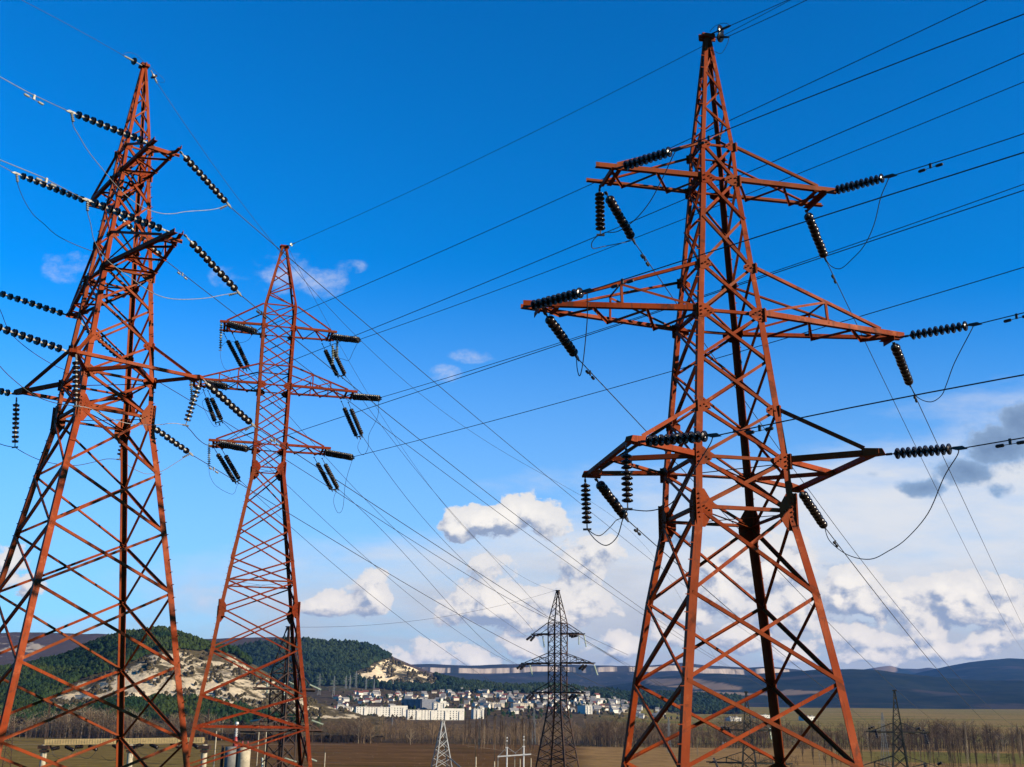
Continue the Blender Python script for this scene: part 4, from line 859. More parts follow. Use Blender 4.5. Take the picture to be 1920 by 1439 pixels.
for (a, b, lb) in [((498, 1278), (480, 1283), 'pale green insulator string reaching left from the top arm'), ((501, 1280), (501, 1300), 'pale insulator string hanging under the left top arm'), ((534, 1281), (533, 1304), 'pale insulator string hanging at the body below the top arm'), ((541, 1279), (554, 1285), 'pale insulator string sloping right at the body at the top arm'), ((580, 1284), (602, 1294), 'pale insulator string sloping right from the top arm'),
                   ((530, 1350), (552, 1360), 'pale insulator string sloping right at the body at the middle arm'), ((584, 1351), (606, 1359), 'pale insulator string sloping right from the middle arm'), ((492, 1350), (470, 1353), 'pale insulator string reaching left from the middle arm'), ((492, 1421), (492, 1440), 'pale insulator string hanging under the lowest left arm'), ((532, 1421), (556, 1429), 'pale insulator string sloping right at the body at the lowest arm'), ((572, 1419), (594, 1428), 'pale insulator string sloping right from the lowest arm')]:
    P = at(*a, 131); Q = at(*b, 131.5); small_string(P, Q, 10, lb + ' of the rusty pylon behind the slim one', 'insulators of the rusty pylon behind the slim one', GLASS, .12)

# ------------------------------------------------------------------ terrain
def lut(tab, x):
    if x <= tab[0][0]: return tab[0][1]
    for (a, va), (b, vb) in zip(tab, tab[1:]):
        if x <= b: return va + (vb - va) * (x - a) / (b - a)
    return tab[-1][1]
def sst(x, a, b): t = max(0, min(1, (x - a) / (b - a))); return t * t * (3 - 2 * t)
NEARZ = [(0, -1.7), (20, -3.6), (30, -5.2), (45, -7.2), (80, -9.2), (140, -20), (200, -22), (1000, -22)]
TOWNZ = [(1000, -22), (1300, -19), (1900, -1), (2300, 30), (2700, 64), (3300, 76), (14000, 80)]
FIELDZ = [(1000, -22), (1400, -16), (1900, -3), (2700, 16), (4000, 42), (5500, 66), (14000, 80)]
def gz(x, y):
    r = sqrt(x * x + y * y)
    if y <= 0 or r < 1000:
        z = lut(NEARZ, r)
        if y < 0: z = z * (1 - sst(-y / max(r, 1), 0, .5)) + (-1.7) * sst(-y / max(r, 1), 0, .5)
        return z
    u = x / y; tw = sst(u, -.24, -.15) * (1 - sst(u, .05, .15))
    return lut(TOWNZ, r) * tw + lut(FIELDZ, r) * (1 - tw)
def ground_hit(px, py):
    r = ray(px, py); d = 60.0
    while d < 9000:
        if r.z * d < gz(r.x * d, d): return r * d
        d *= 1.004
    return r * d
ALB = .62                                                       # overall reflectance of soil, scrub and foliage
def attr_mix_mat(name, base_fn):
    M = bpy.data.materials.new(name); M.use_nodes = True; n = NT(M.node_tree); p = M.node_tree.nodes['Principled BSDF']
    p.inputs['Roughness'].default_value = 1.0; p.inputs['Specular IOR Level'].default_value = 0.0
    t = n.new('ShaderNodeTexCoord'); col_, bump = base_fn(n, t.outputs['Object'])
    kk = n.new('ShaderNodeMix', data_type='RGBA', blend_type='MULTIPLY'); kk.inputs[0].default_value = 1.0; kk.inputs[7].default_value = (ALB, ALB, ALB, 1); n.l.new(col_, kk.inputs[6]); n.l.new(kk.outputs[2], p.inputs['Base Color'])
    if bump is not None:
        b = n.new('ShaderNodeBump'); b.inputs['Strength'].default_value = bump[1]; b.inputs['Distance'].default_value = bump[2]; n.l.new(bump[0], b.inputs['Height']); n.l.new(b.outputs[0], p.inputs['Normal'])
    return M
def att(n, name): a = n.new('ShaderNodeAttribute'); a.attribute_name = name; return a.outputs['Fac']
def ground_fn(n, P):
    sp = n.new('ShaderNodeSeparateXYZ'); n.l.new(P, sp.inputs[0]); X, Y = sp.outputs[0], sp.outputs[1]
    u = n.m('DIVIDE', X, n.m('MAXIMUM', Y, 40.0))
    wob = n.m('SUBTRACT', n.noise(P, .006, 4), .5)
    big = n.noise(n.vec(n.m('MULTIPLY', X, .0016), n.m('MULTIPLY', Y, .0075), 3.0), 1.0, 5, .55)
    fine = n.noise(P, .11, 6, .65)
    rows = n.noise(n.vec(n.m('MULTIPLY', X, .008), n.m('MULTIPLY', Y, .09), 1.0), 1.0, 6, .65)
    uw = n.m('ADD', u, n.m('MULTIPLY', wob, .05))
    olive, plough, tan, green = (.19, .140, .040), (.120, .062, .024), (.33, .200, .080), (.13, .15, .030)
    c = n.mix(n.sm(uw, -.27, -.19), olive, plough)
    c = n.mix(n.sm(uw, .045, .075), c, tan)
    yw = n.m('ADD', Y, n.m('MULTIPLY', wob, 120.0))
    g = n.m('MULTIPLY', n.m('MULTIPLY', n.sm(yw, 690, 730), n.sm(yw, 960, 930)), n.sm(uw, .22, .34))
    c = n.mix(n.m('MULTIPLY', g, .85), c, green)
    far = n.mix(n.sm(big, .40, .58), (.17, .17, .038), (.30, .21, .072))
    far = n.mix(n.sm(rows, .56, .64), far, (.17, .14, .06))
    town = n.mix(n.sm(fine, .4, .6), (.055, .045, .032), (.085, .066, .045))
    tw = n.m('MULTIPLY', n.m('MULTIPLY', n.sm(uw, -.30, -.16), n.sm(uw, .13, .05)), n.sm(Y, 3100, 2600))
    far = n.mix(tw, far, town)
    c = n.mix(n.sm(yw, 980, 1050), c, far)
    near = n.mix(n.sm(fine, .4, .6), (.10, .085, .04), (.16, .12, .07))
    c = n.mix(n.sm(Y, 420, 240), c, near)
    c = n.mix(n.m('MULTIPLY', n.sm(rows, .42, .64), .55), c, n.mix(.55, c, (.34, .21, .09)))
    furrow = n.noise(n.vec(n.m('MULTIPLY', X, .02), n.m('MULTIPLY', Y, .42), 6.0), 1.0, 4, .6); c = n.mix(n.m('MULTIPLY', n.sm(furrow, .50, .60), .45), c, n.mix(.7, c, (.02, .014, .008)))
    patch = n.noise(n.vec(n.m('MULTIPLY', X, .012), n.m('MULTIPLY', Y, .035), 9.0), 1.0, 5, .6); c = n.mix(n.m('MULTIPLY', n.sm(patch, .54, .64), .5), c, n.mix(.6, c, (.075, .080, .022)))
    c = n.mix(n.m('MULTIPLY', n.sm(fine, .60, .42), .5), c, n.mix(.6, c, (.03, .022, .012)))
    return c, (fine, .6, 1.2)
GROUND = attr_mix_mat('field_soil', ground_fn)
mb = MB(); rings = [0.0, 4, 8, 13, 18, 24, 30, 37, 45, 55, 68, 82, 100, 120, 145, 170, 200, 240, 300, 380, 470, 560, 660, 760, 860, 960, 1060, 1160, 1280, 1400, 1550, 1700, 1850, 2000, 2150, 2300, 2450, 2600, 2800, 3100, 3500, 4000, 4600, 5300, 6200, 7500, 9000, 11000, 13300]
angs = [radians(a) for a in [-180, -160, -140, -120, -100, -80, -65, -50, -42, -36]] + [radians(-32 + .8 * k) for k in range(81)] + [radians(a) for a in [36, 42, 50, 65, 80, 100, 120, 140, 160]]
for r_ in rings:
    for a in angs:
        x, y = r_ * sin(a), r_ * cos(a); z = gz(x, y)
        if r_ > 1000: z += 1.2 * noise.noise(V((x * .004, y * .004, 3)))
        mb.v.append(V((x, y, z)))
na = len(angs)
for i in range(len(rings) - 1):
    for j in range(na):
        k = (j + 1) % na; mb.f.append([i * na + j, i * na + k, (i + 1) * na + k, (i + 1) * na + j]); mb.mi.append(0)
gme = mb.mesh('ground', GROUND, True); bm_ = None
import bmesh
b_ = bmesh.new(); b_.from_mesh(gme); bmesh.ops.remove_doubles(b_, verts=b_.verts, dist=.0005); bmesh.ops.recalc_face_normals(b_, faces=b_.faces)
b_.faces.ensure_lookup_table()
if b_.faces[len(b_.faces) // 2].normal.z < 0: bmesh.ops.reverse_faces(b_, faces=b_.faces)
b_.to_mesh(gme); b_.free()
struct(link('ground', gme))

def inpoly(px, py, poly):
    c = False; n = len(poly)
    for i in range(n):
        (xa, ya), (xb, yb) = poly[i], poly[(i + 1) % n]
        if (ya > py) != (yb > py) and px < (xb - xa) * (py - ya) / (yb - ya) + xa: c = not c
    return c
class Hill:
    def __init__(s, name, ridge, d1, d0, zf, d2, M, step=6, rows=36, shape=None, amp=0.0, freq=.004, polys=()):
        s.ridge, s.d1, s.d0, s.zf, s.d2, s.shape, s.amp, s.freq = ridge, d1, d0, zf, d2, shape or (lambda t: t), amp, freq
        mb = MB(); x0, x1 = ridge[0][0], ridge[-1][0]; nx = int((x1 - x0) / step) + 1; s.pts = []
        ts = [k / rows for k in range(rows + 1)] + [1.08, 1.25, 1.6, 2.0]
        for t in ts:
            for i in range(nx): mb.v.append(s.p(x0 + i * step, t))
        for k in range(len(ts) - 1):
            for i in range(nx - 1): a = k * nx + i; mb.f.append([a, a + 1, a + nx + 1, a + nx]); mb.mi.append(0)
        me = mb.mesh(name, M, True)
        if polys:
            at_ = me.attributes.new('mask', 'FLOAT', 'POINT'); vals = []
            for v in mb.v:
                q = pix(v); vals.append(1.0 if any(inpoly(q[0], q[1], po) for po in polys) else 0.0)
            at_.data.foreach_set('value', vals)
        s.o = struct(link(name, me)); s.polys = polys
    def p(s, px, t):
        y = lut(s.ridge, px); r1 = ray(px, y); zr = r1.z * s.d1; zf = s.zf(px) if callable(s.zf) else s.zf
        if t <= 1: d = s.d0 + (s.d1 - s.d0) * t; z = zf + (zr - zf) * s.shape(t)
        else: d = s.d1 + (s.d2 - s.d1) * (t - 1); z = zr - (zr - zf + 10) * (t - 1) ** 1.5 * .9
        x = r1.x * d
        if s.amp:
            nz = noise.fractal(V((x * s.freq, d * s.freq, 1.3)), 1.0, 2.0, 5); z += s.amp * nz * (min(1, 4 * t * max(0, 1.15 - t)) if t < 1 else .3)
        return V((x, d, z))
def forest(name, hill, n, size, keep, M, xr, tr=(0.02, 1.0), tall=1.25, faces=1):
    """a wood on a hillside as one mass of small leafy clumps"""
    mb = MB(); ico = [V(p).normalized() for p in ((0, 0, 1), (.9, 0, .35), (.28, .85, .35), (-.72, .53, .35), (-.72, -.53, .35), (.28, -.85, .35), (.72, .53, -.4), (-.28, .85, -.4), (-.9, 0, -.4), (-.28, -.85, -.4), (.72, -.53, -.4))]
    fs = [(0, 1, 2), (0, 2, 3), (0, 3, 4), (0, 4, 5), (0, 5, 1), (1, 6, 2), (2, 7, 3), (3, 8, 4), (4, 9, 5), (5, 10, 1), (2, 6, 7), (3, 7, 8), (4, 8, 9), (5, 9, 10), (1, 10, 6)]
    for k in range(n):
        px = random.uniform(*xr); t = random.uniform(*tr); P = hill.p(px, t); q = pix(P)
        if not keep(q[0], q[1], t): continue
        sz = size * random.uniform(.55, 1.25); b = len(mb.v)
        for d in ico: mb.v.append(P + V((d.x * sz * random.uniform(.75, 1.2), d.y * sz * random.uniform(.75, 1.2), sz * tall * .75 + d.z * sz * tall * random.uniform(.75, 1.2))))
        for f in fs: mb.f.append([b + i for i in f]); mb.mi.append(0)
    return struct(link(name, mb.mesh(name, M)), 'stuff')
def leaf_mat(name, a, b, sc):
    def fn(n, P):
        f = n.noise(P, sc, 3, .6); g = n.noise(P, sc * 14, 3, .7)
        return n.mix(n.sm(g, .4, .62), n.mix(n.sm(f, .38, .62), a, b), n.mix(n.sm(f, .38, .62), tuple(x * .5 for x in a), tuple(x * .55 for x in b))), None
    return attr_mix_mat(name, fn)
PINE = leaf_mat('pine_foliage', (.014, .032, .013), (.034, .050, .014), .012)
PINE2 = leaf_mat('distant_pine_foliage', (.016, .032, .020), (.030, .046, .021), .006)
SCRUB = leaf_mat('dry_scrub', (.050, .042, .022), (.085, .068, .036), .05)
def chalk_fn(sc, soil, chalk):
    def fn(n, P):
        mp = n.new('ShaderNodeMapping'); n.l.new(P, mp.inputs[0]); mp.inputs['Scale'].default_value = (1, .5, 1.5); mp.inputs['Rotation'].default_value = (0, .5, 0)
        a = n.noise(mp.outputs[0], sc, 8, .62, .5); b = n.noise(P, sc * 4, 6, .7)
        k = n.m('ADD', n.m('MULTIPLY', att(n, 'mask'), .74), n.m('ADD', n.m('MULTIPLY', n.m('SUBTRACT', a, .5), 3.4), n.m('MULTIPLY', n.m('SUBTRACT', b, .5), 1.8)))
        c = n.mix(n.sm(b, .35, .65), soil[0], soil[1])
        edge = n.sm(k, .55, .92)
        return n.mix(edge, c, n.mix(n.sm(b, .3, .7), chalk[0], chalk[1])), (n.m('ADD', a, n.m('MULTIPLY', b, .4)), .9, 6.0)
    return fn
CHALKHILL = attr_mix_mat('chalk_and_scrub', chalk_fn(.022, ((.060, .050, .026), (.105, .082, .046)), ((.66, .56, .39), (.44, .36, .24))))
CHALKHILL2 = attr_mix_mat('far_chalk_and_scrub', chalk_fn(.012, ((.040, .046, .026), (.085, .066, .040)), ((.95, .78, .50), (.66, .52, .32))))
CHALKFAR = attr_mix_mat('plateau_scrub', chalk_fn(.010, ((.075, .052, .042), (.055, .040, .034)), ((.42, .35, .26), (.32, .27, .2))))
P1 = [(118, 1300), (150, 1278), (225, 1258), (285, 1228), (345, 1223), (440, 1232), (482, 1262), (560, 1305), (680, 1345), (640, 1352), (560, 1348), (470, 1340), (400, 1322), (300, 1318), (180, 1330), (90, 1345), (70, 1330)]
h1 = Hill('chalk_hill', [(-140, 1288), (-60, 1275), (0, 1262), (60, 1250), (110, 1238), (150, 1225), (200, 1203), (235, 1194), (270, 1189), (300, 1188), (330, 1194), (360, 1206), (400, 1225), (440, 1235), (480, 1258), (520, 1285), (560, 1305), (600, 1322), (640, 1335), (680, 1346), (720, 1352)], 1500, 1010, -16.0, 2000, CHALKHILL, 5, 60, amp=14, freq=.008, polys=[P1])
keep1 = lambda x, y, t: not inpoly(x, y + 4, P1) and x < 470
forest('pine_wood', h1, 22000, 3.3, keep1, PINE, (-130, 480), (.06, 1.02))
low = lambda x, y, t: t < .30 and y > 1326 and noise.noise(V((x * .02, y * .05, 5))) > -.15
forest('lower_pine_wood', h1, 3200, 3.2, low, PINE, (150, 600), (.10, .36))
forest('hill_scrub', h1, 2600, 2.2, lambda x, y, t: inpoly(x, y, P1) and noise.noise(V((x * .03, y * .06, 2))) > .0, SCRUB, (80, 680), (.15, .98))
P2 = [(655, 1268), (690, 1256), (712, 1242), (738, 1235), (770, 1248), (812, 1270), (828, 1284), (800, 1293), (740, 1291), (690, 1284)]
h2 = Hill('wooded_hill', [(330, 1245), (400, 1230), (440, 1216), (500, 1206), (560, 1204), (620, 1206), (660, 1210), (690, 1218), (720, 1229), (750, 1243), (775, 1251), (800, 1264), (830, 1274), (870, 1284), (950, 1290), (1050, 1294), (1150, 1298), (1260, 1308), (1400, 1318)], 3000, 2500, lambda px: gz((px - 960) / F * 2500, 2500) - 4, 3900, CHALKHILL2, 6, 40, amp=16, freq=.005, polys=[P2])
forest('pine_wood_behind_town', h2, 17000, 6.0, lambda x, y, t: not inpoly(x, y + 2, P2), PINE2, (335, 1390), (.10, 1.02))
forest('scrub_behind_town', h2, 700, 4.0, lambda x, y, t: inpoly(x, y, P2) and noise.noise(V((x * .05, y * .1, 2))) > 0, SCRUB, (650, 820), (.1, 1.0))
P3 = [(-40, 1206), (60, 1204), (92, 1212), (80, 1222), (-40, 1226)], [(415, 1217), (470, 1215), (505, 1222), (500, 1236), (425, 1228)]
Hill('brown_plateau', [(-160, 1192), (0, 1191), (100, 1194), (230, 1196), (330, 1199), (410, 1199), (560, 1201), (650, 1209), (690, 1219), (740, 1236), (800, 1262), (840, 1275)], 4600, 3400, 40.0, 5600, CHALKFAR, 8, 40, shape=lambda t: min(1, t * 1.15) ** .9 if t < .87 else 1.0, amp=14, freq=.002, polys=P3)
def mesa_fn(n, P):
    g = n.new('ShaderNodeNewGeometry'); sn = n.new('ShaderNodeSeparateXYZ'); n.l.new(g.outputs['True Normal'], sn.inputs[0])
    steep = n.sm(n.m('ABSOLUTE', sn.outputs[2]), .84, .66)
    sp = n.new('ShaderNodeSeparateXYZ'); n.l.new(P, sp.inputs[0])
    gaps = n.sm(n.noise(n.vec(n.m('MULTIPLY', sp.outputs[0], .0034), 0.0, 2.0), 1.0, 6, .6), .46, .50)
    streak = n.noise(n.vec(n.m('MULTIPLY', sp.outputs[0], .02), n.m('MULTIPLY', sp.outputs[2], .004), 0.0), 1.0, 6, .7)
    sc = n.noise(P, .004, 7, .65); c = n.mix(n.sm(sc, .4, .6), (.022, .028, .030), (.042, .040, .040))
    c = n.mix(n.sm(sc, .60, .68), c, (.085, .068, .062))
    sc2 = n.noise(n.vec(n.m('MULTIPLY', sp.outputs[0], .012), n.m('MULTIPLY', sp.outputs[1], .004), 1.0), 1.0, 7, .7); c = n.mix(n.m('MULTIPLY', n.sm(sc2, .60, .68), .6), c, (.17, .14, .12))
    rock = n.mix(n.sm(streak, .35, .65), (.58, .46, .35), (.30, .24, .19))
    return n.mix(n.m('MULTIPLY', steep, gaps), c, rock), (sc, .6, 20.0)
MESA = attr_mix_mat('mesa_rock_and_scrub', mesa_fn)
def mesa_shape(t): return .79 * (t / .80) ** 1.2 if t < .80 else (.79 + .115 * (t - .80) / .010 if t < .810 else .905 + .095 * min(1, (t - .81) / .19))
class MesaHill(Hill): pass
_rows = 200
Hill('mesa', [(640, 1250), (700, 1248), (800, 1246), (900, 1249), (1000, 1247), (1100, 1250), (1200, 1252), (1280, 1244), (1330, 1248), (1400, 1254), (1450, 1252), (1500, 1257), (1560, 1266), (1640, 1275)], 8000, 5600, 70.0, 9500, MESA, 6, _rows, shape=mesa_shape, amp=22, freq=.0016)
def dark_fn(n, P):
    sp = n.new('ShaderNodeSeparateXYZ'); n.l.new(P, sp.inputs[0])
    b = n.noise(n.vec(n.m('MULTIPLY', sp.outputs[0], .0012), n.m('MULTIPLY', sp.outputs[1], .0030), 4.0), 1.0, 5, .55)
    f = n.noise(P, .006, 6, .65)
    c = n.mix(n.sm(f, .4, .6), (.010, .018, .018), (.020, .027, .024)); c = n.mix(n.sm(b, .56, .62), c, (.045, .040, .038))
    c = n.mix(n.m('MULTIPLY', att(n, 'mask'), n.sm(b, .30, .42)), c, (.20, .145, .10))
    return c, (f, .5, 15.0)
DARKH = attr_mix_mat('cloud_shade_toned_woods', dark_fn)  # wooded slopes; the cloud shadow over them is put into the dark base colours
P4 = [[(1205, 1274), (1300, 1272), (1370, 1284), (1400, 1292), (1320, 1294), (1220, 1284)], [(1300, 1296), (1420, 1300), (1480, 1294), (1560, 1298), (1480, 1304), (1330, 1304)]]
Hill('dark_slopes', [(1120, 1290), (1190, 1279), (1240, 1270), (1290, 1264), (1350, 1263), (1400, 1268), (1450, 1264), (1520, 1258), (1560, 1256), (1600, 1255), (1650, 1257), (1700, 1264), (1760, 1270), (1850, 1277), (1950, 1277), (2080, 1280)], 6200, 4300, 44.0, 7600, DARKH, 8, 50, shape=lambda t: t ** .95, amp=26, freq=.0016, polys=P4)
Hill('far_peaks', [(1540, 1268), (1600, 1258), (1650, 1251), (1670, 1249), (1690, 1254), (1720, 1255), (1740, 1252), (1770, 1256), (1800, 1258), (1860, 1264)], 11500, 10200, 150.0, 12600, DARKH, 6, 20, amp=20, freq=.002, polys=[[(1640, 1240), (1680, 1240), (1680, 1262), (1640, 1262)]])
Hill('right_mountain', [(1640, 1278), (1700, 1267), (1740, 1258), (1780, 1249), (1820, 1242), (1860, 1237), (1890, 1235), (1930, 1237), (2000, 1242), (2100, 1250)], 9200, 6600, 80.0, 10800, DARKH, 8, 40, amp=30, freq=.0012)

# ------------------------------------------------------------------ bare trees
BARK = leaf_mat('bare_twigs', (.15, .100, .055), (.24, .165, .095), .02)
BARK2 = leaf_mat('dark_bare_twigs', (.085, .056, .034), (.15, .100, .058), .02)
BARK3 = leaf_mat('pale_bare_twigs', (.40, .32, .21), (.26, .19, .12), .3)
def twig(mb, p, q, w):
    a = (q - p); s_ = a.cross(V((random.uniform(-1, 1), random.uniform(-1, 1), .2)))
    if s_.length < 1e-5: return
    s_.normalize(); b = len(mb.v); mb.v += [p - s_ * w, p + s_ * w, q + s_ * w * .3, q - s_ * w * .3]; mb.f.append([b, b + 1, b + 2, b + 3]); mb.mi.append(mb.k)
def bare_tree(h, spread, n, trunk, crown):
    """trunk and branch skeleton with a haze of twigs; h metres tall"""
    tops = []
    trunk.tube([V((0, 0, -.4)), V((spread * .03, 0, h * .3)), V((0, spread * .04, h * .62)), V((0, 0, h * .9))], h * .017, 5, h * .004)
    for k in range(n):
        z0 = h * random.uniform(.16, .72); a = random.uniform(0, 2 * pi); rad = spread * random.uniform(.35, 1.0) * (1 - .45 * z0 / h)
        p = V((0, 0, z0)); q = V((cos(a) * rad, sin(a) * rad, min(h, z0 + h * random.uniform(.12, .34)))); mid = p.lerp(q, .5) + V((0, 0, h * .02))
        twig(crown, p, mid, h * .0055); twig(crown, mid, q, h * .004)
        for j in range(6):
            s0 = mid.lerp(q, random.random()); e = s0 + V((random.uniform(-1, 1) * spread * .3, random.uniform(-1, 1) * spread * .3, h * random.uniform(.03, .14)))
            twig(crown, s0, e, h * .0026)
def poplar(h, trunk, crown, n=60):
    trunk.tube([V((0, 0, -.4)), V((0, 0, h * .5)), V((0, 0, h * .97))], h * .009, 5, h * .002)
    for k in range(n):
        z0 = h * random.uniform(.10, .86); a = random.uniform(0, 2 * pi); p = V((0, 0, z0)); L = h * random.uniform(.10, .20); rr = h * random.uniform(.02, .058) * (1.2 - z0 / h)
        q = p + V((cos(a) * rr, sin(a) * rr, L)); twig(crown, p, q, h * .0030)
        for j in range(3): s0 = p.lerp(q, random.uniform(.3, 1)); twig(crown, s0, s0 + V((random.uniform(-1, 1) * h * .022, random.uniform(-1, 1) * h * .022, h * random.uniform(.03, .09))), h * .0016)
def tree_set(n, kind, mats):
    out = []
    for k in range(n):
        t, c = MB(), MB(); h = 10.0
        if kind == 'poplar': poplar(h, t, c)
        else: bare_tree(h, random.uniform(3.2, 4.6), 26, t, c)
        m_ = mats[k % len(mats)]; out.append((t.mesh('trunk', m_), c.mesh('crown', m_)))
    return out
BARE = tree_set(6, 'bare', [BARK, BARK2, BARK3, BARK, BARK2, BARK]); POP = tree_set(6, 'poplar', [BARK2, BARK, BARK2, BARK3, BARK2, BARK])
def place_tree(kind, lst, px, d, h, label, group, rz=None):
    r = ray(px, 1346); x = r.x * d; T = thing(kind, label, 'tree', (x, d, gz(x, d)), random.uniform(0, 6.28), group); s_ = h / 10.0
    t, c = random.choice(lst); T.scale = (s_ * random.uniform(.85, 1.2), s_ * random.uniform(.85, 1.2), s_); link('trunk', t, T); link('crown', c, T)
    return T
def wood(name, lst_n, kind, xr, dr, hr, M, keep=None):
    """the mass of the tree belt: many bare trees grown into one object"""
    mb = MB()
    for k in range(lst_n):
        px = random.uniform(*xr); d = random.uniform(*dr)
        if keep and not keep(px, d): continue
        x = ray(px, 1346).x * d; h = random.uniform(*hr) * (1 + .55 * noise.noise(V((x * .016, d * .01, 4)))); t = MB(); o = V((x, d, gz(x, d)))
        if kind == 'poplar': poplar(h, t, t, 22)
        else: bare_tree(h, h * random.uniform(.36, .56), 15, t, t)
        b = len(mb.v); mb.v += [p + o for p in t.v]; mb.f += [[b + i for i in f] for f in t.f]; mb.mi += t.mi
    return struct(link(name, mb.mesh(name, M)), 'stuff')
wood('bare_woodland', 620, 'bare', (-40, 700), (985, 1130), (12, 22), BARK2)
wood('bare_woodland', 520, 'bare', (660, 1300), (1000, 1180), (11, 19), BARK)
wood('bare_woodland', 820, 'bare', (1120, 1960), (985, 1160), (10, 23), BARK2)
wood('bare_woodland', 120, 'bare', (-20, 420), (1000, 1060), (14, 24), BARK3)
BRAMBLE = leaf_mat('bramble', (.045, .032, .020), (.075, .052, .030), .03)  # dark brown twigs of the undergrowth and field scrub
wood('undergrowth', 1300, 'bare', (-40, 1960), (968, 1010), (3.5, 8), BRAMBLE, keep=lambda px, d: not (870 < px < 1080))
for k in range(70):
    px = random.choice([random.uniform(-10, 560), random.uniform(560, 880), random.uniform(1080, 1300), random.uniform(1300, 1920)])
    place_tree('bare_tree', BARE, px, random.uniform(972, 1010), random.uniform(13, 22), 'bare brown tree along the front of the tree belt beyond the fields', 'bare trees of the tree belt')
for k in range(44):
    px = random.uniform(872, 1006); d = 930 - (px - 872) * 1.4 + random.uniform(-30, 40)
    place_tree('poplar_tree', POP, px, d, random.uniform(17, 25), 'bare narrow poplar in the dense row left of the dark rusty pylon', 'poplars left of the rusty pylon')
for k in range(80):
    px = random.uniform(1690, 1925) if k < 60 else random.uniform(1500, 1700); d = random.choice([random.uniform(560, 640), random.uniform(640, 760), random.uniform(760, 940)])
    place_tree('poplar_tree', POP, px, d, random.uniform(13, 24) * (.72 if d < 640 else 1), 'bare narrow poplar in the fields toward the right edge', 'poplars in the fields at right')
for px, d, h in ((1306, 690, 13), (1421, 700, 12), (1540, 640, 12), (1562, 650, 14)):
    place_tree('poplar_tree', POP, px, d, h, 'lone bare poplar in the tan field behind the legs of the right pylon', 'lone poplars behind the right pylon')

# scrub on the near fields and the pale track along the tree belt
class Flat2:
    def p(s, px, t): return ground_hit(px, 1402 + 60 * t)
def scrub(name, n, xr, tr, sz, M, keep=lambda px, t: True):
    mb = MB(); k = 0
    while k < n:
        px, t = random.uniform(*xr), random.uniform(*tr); k += 1
        if not keep(px, t): continue
        P = Flat2().p(px, t); tt = MB(); h = sz * random.uniform(.4, 1.2); bare_tree(h, h * .75, 8, tt, tt); b = len(mb.v); mb.v += [p + P for p in tt.v]; mb.f += [[b + i for i in f] for f in tt.f]; mb.mi += tt.mi
    return struct(link(name, mb.mesh(name, M)), 'stuff')
scrub('field_scrub', 420, (1640, 1930), (.1, 1.0), 4.5, BRAMBLE, lambda px, t: noise.noise(V((px * .02, t * 4, 1))) > -.1)
scrub('field_scrub', 260, (1370, 1500), (.35, 1.0), 3.6, BRAMBLE, lambda px, t: noise.noise(V((px * .02, t * 4, 3))) > -.05)
scrub('field_scrub', 160, (860, 1010), (.1, .9), 2.6, BARK2); scrub('field_weeds', 500, (-20, 1930), (.0, 1.0), 1.1, BARK3)
tk = MB(); tx = [(-40, 1397), (300, 1396), (600, 1396.5), (760, 1396), (860, 1397), (930, 1406), (1000, 1416), (1040, 1424)]
for (xa, ya), (xb, yb) in zip(tx, tx[1:]):
    a, b = ground_hit(xa, ya), ground_hit(xb, yb); nseg = 8
    for k in range(nseg):
        q0, q1 = a.lerp(b, k / nseg), a.lerp(b, (k + 1) / nseg); sd = V((0, 2.2, 0)); i0 = len(tk.v)
        tk.v += [V((q0.x, q0.y - 2.2, gz(q0.x, q0.y) + .05)), V((q1.x, q1.y - 2.2, gz(q1.x, q1.y) + .05)), V((q1.x, q1.y + 2.2, gz(q1.x, q1.y) + .05)), V((q0.x, q0.y + 2.2, gz(q0.x, q0.y) + .05))]; tk.f.append([i0, i0 + 1, i0 + 2, i0 + 3]); tk.mi.append(0)
struct(link('farm_track', tk.mesh('farm_track', mat('dry_track', [(.42, .30, .18), (.30, .21, .12)], .2, .95))))

# ------------------------------------------------------------------ the town
WALLW = mat('white_plaster', [(.78, .74, .64), (.66, .62, .54)], .3, .8, k=.5); WALLC = mat('cream_plaster', [(.60, .52, .40), (.50, .43, .33)], .3, .8, k=.55); WALL_SHADE = mat('shade_toned_wall', [(.16, .17, .20), (.12, .13, .16)], .3, .8)  # last wall: shade lying on the dark block is put into its colour
ROOFR = mat('red_roof', [(.24, .065, .048), (.17, .055, .042)], .5, .7); ROOFG = mat('grey_slate_roof', [(.24, .23, .22), (.18, .17, .16)], .5, .8); ROOFB = mat('brown_roof', [(.12, .065, .045), (.09, .05, .04)], .5, .8); ROOFT = mat('green_roof', [(.06, .13, .11), (.05, .10, .09)], .5, .7)
PANE = mat('window_pane', [(.03, .035, .045), (.05, .055, .06)], 2, .2, spec=.5); ROOFF = mat('flat_roof_felt', [(.30, .29, .27), (.24, .23, .22)], .5, .85)
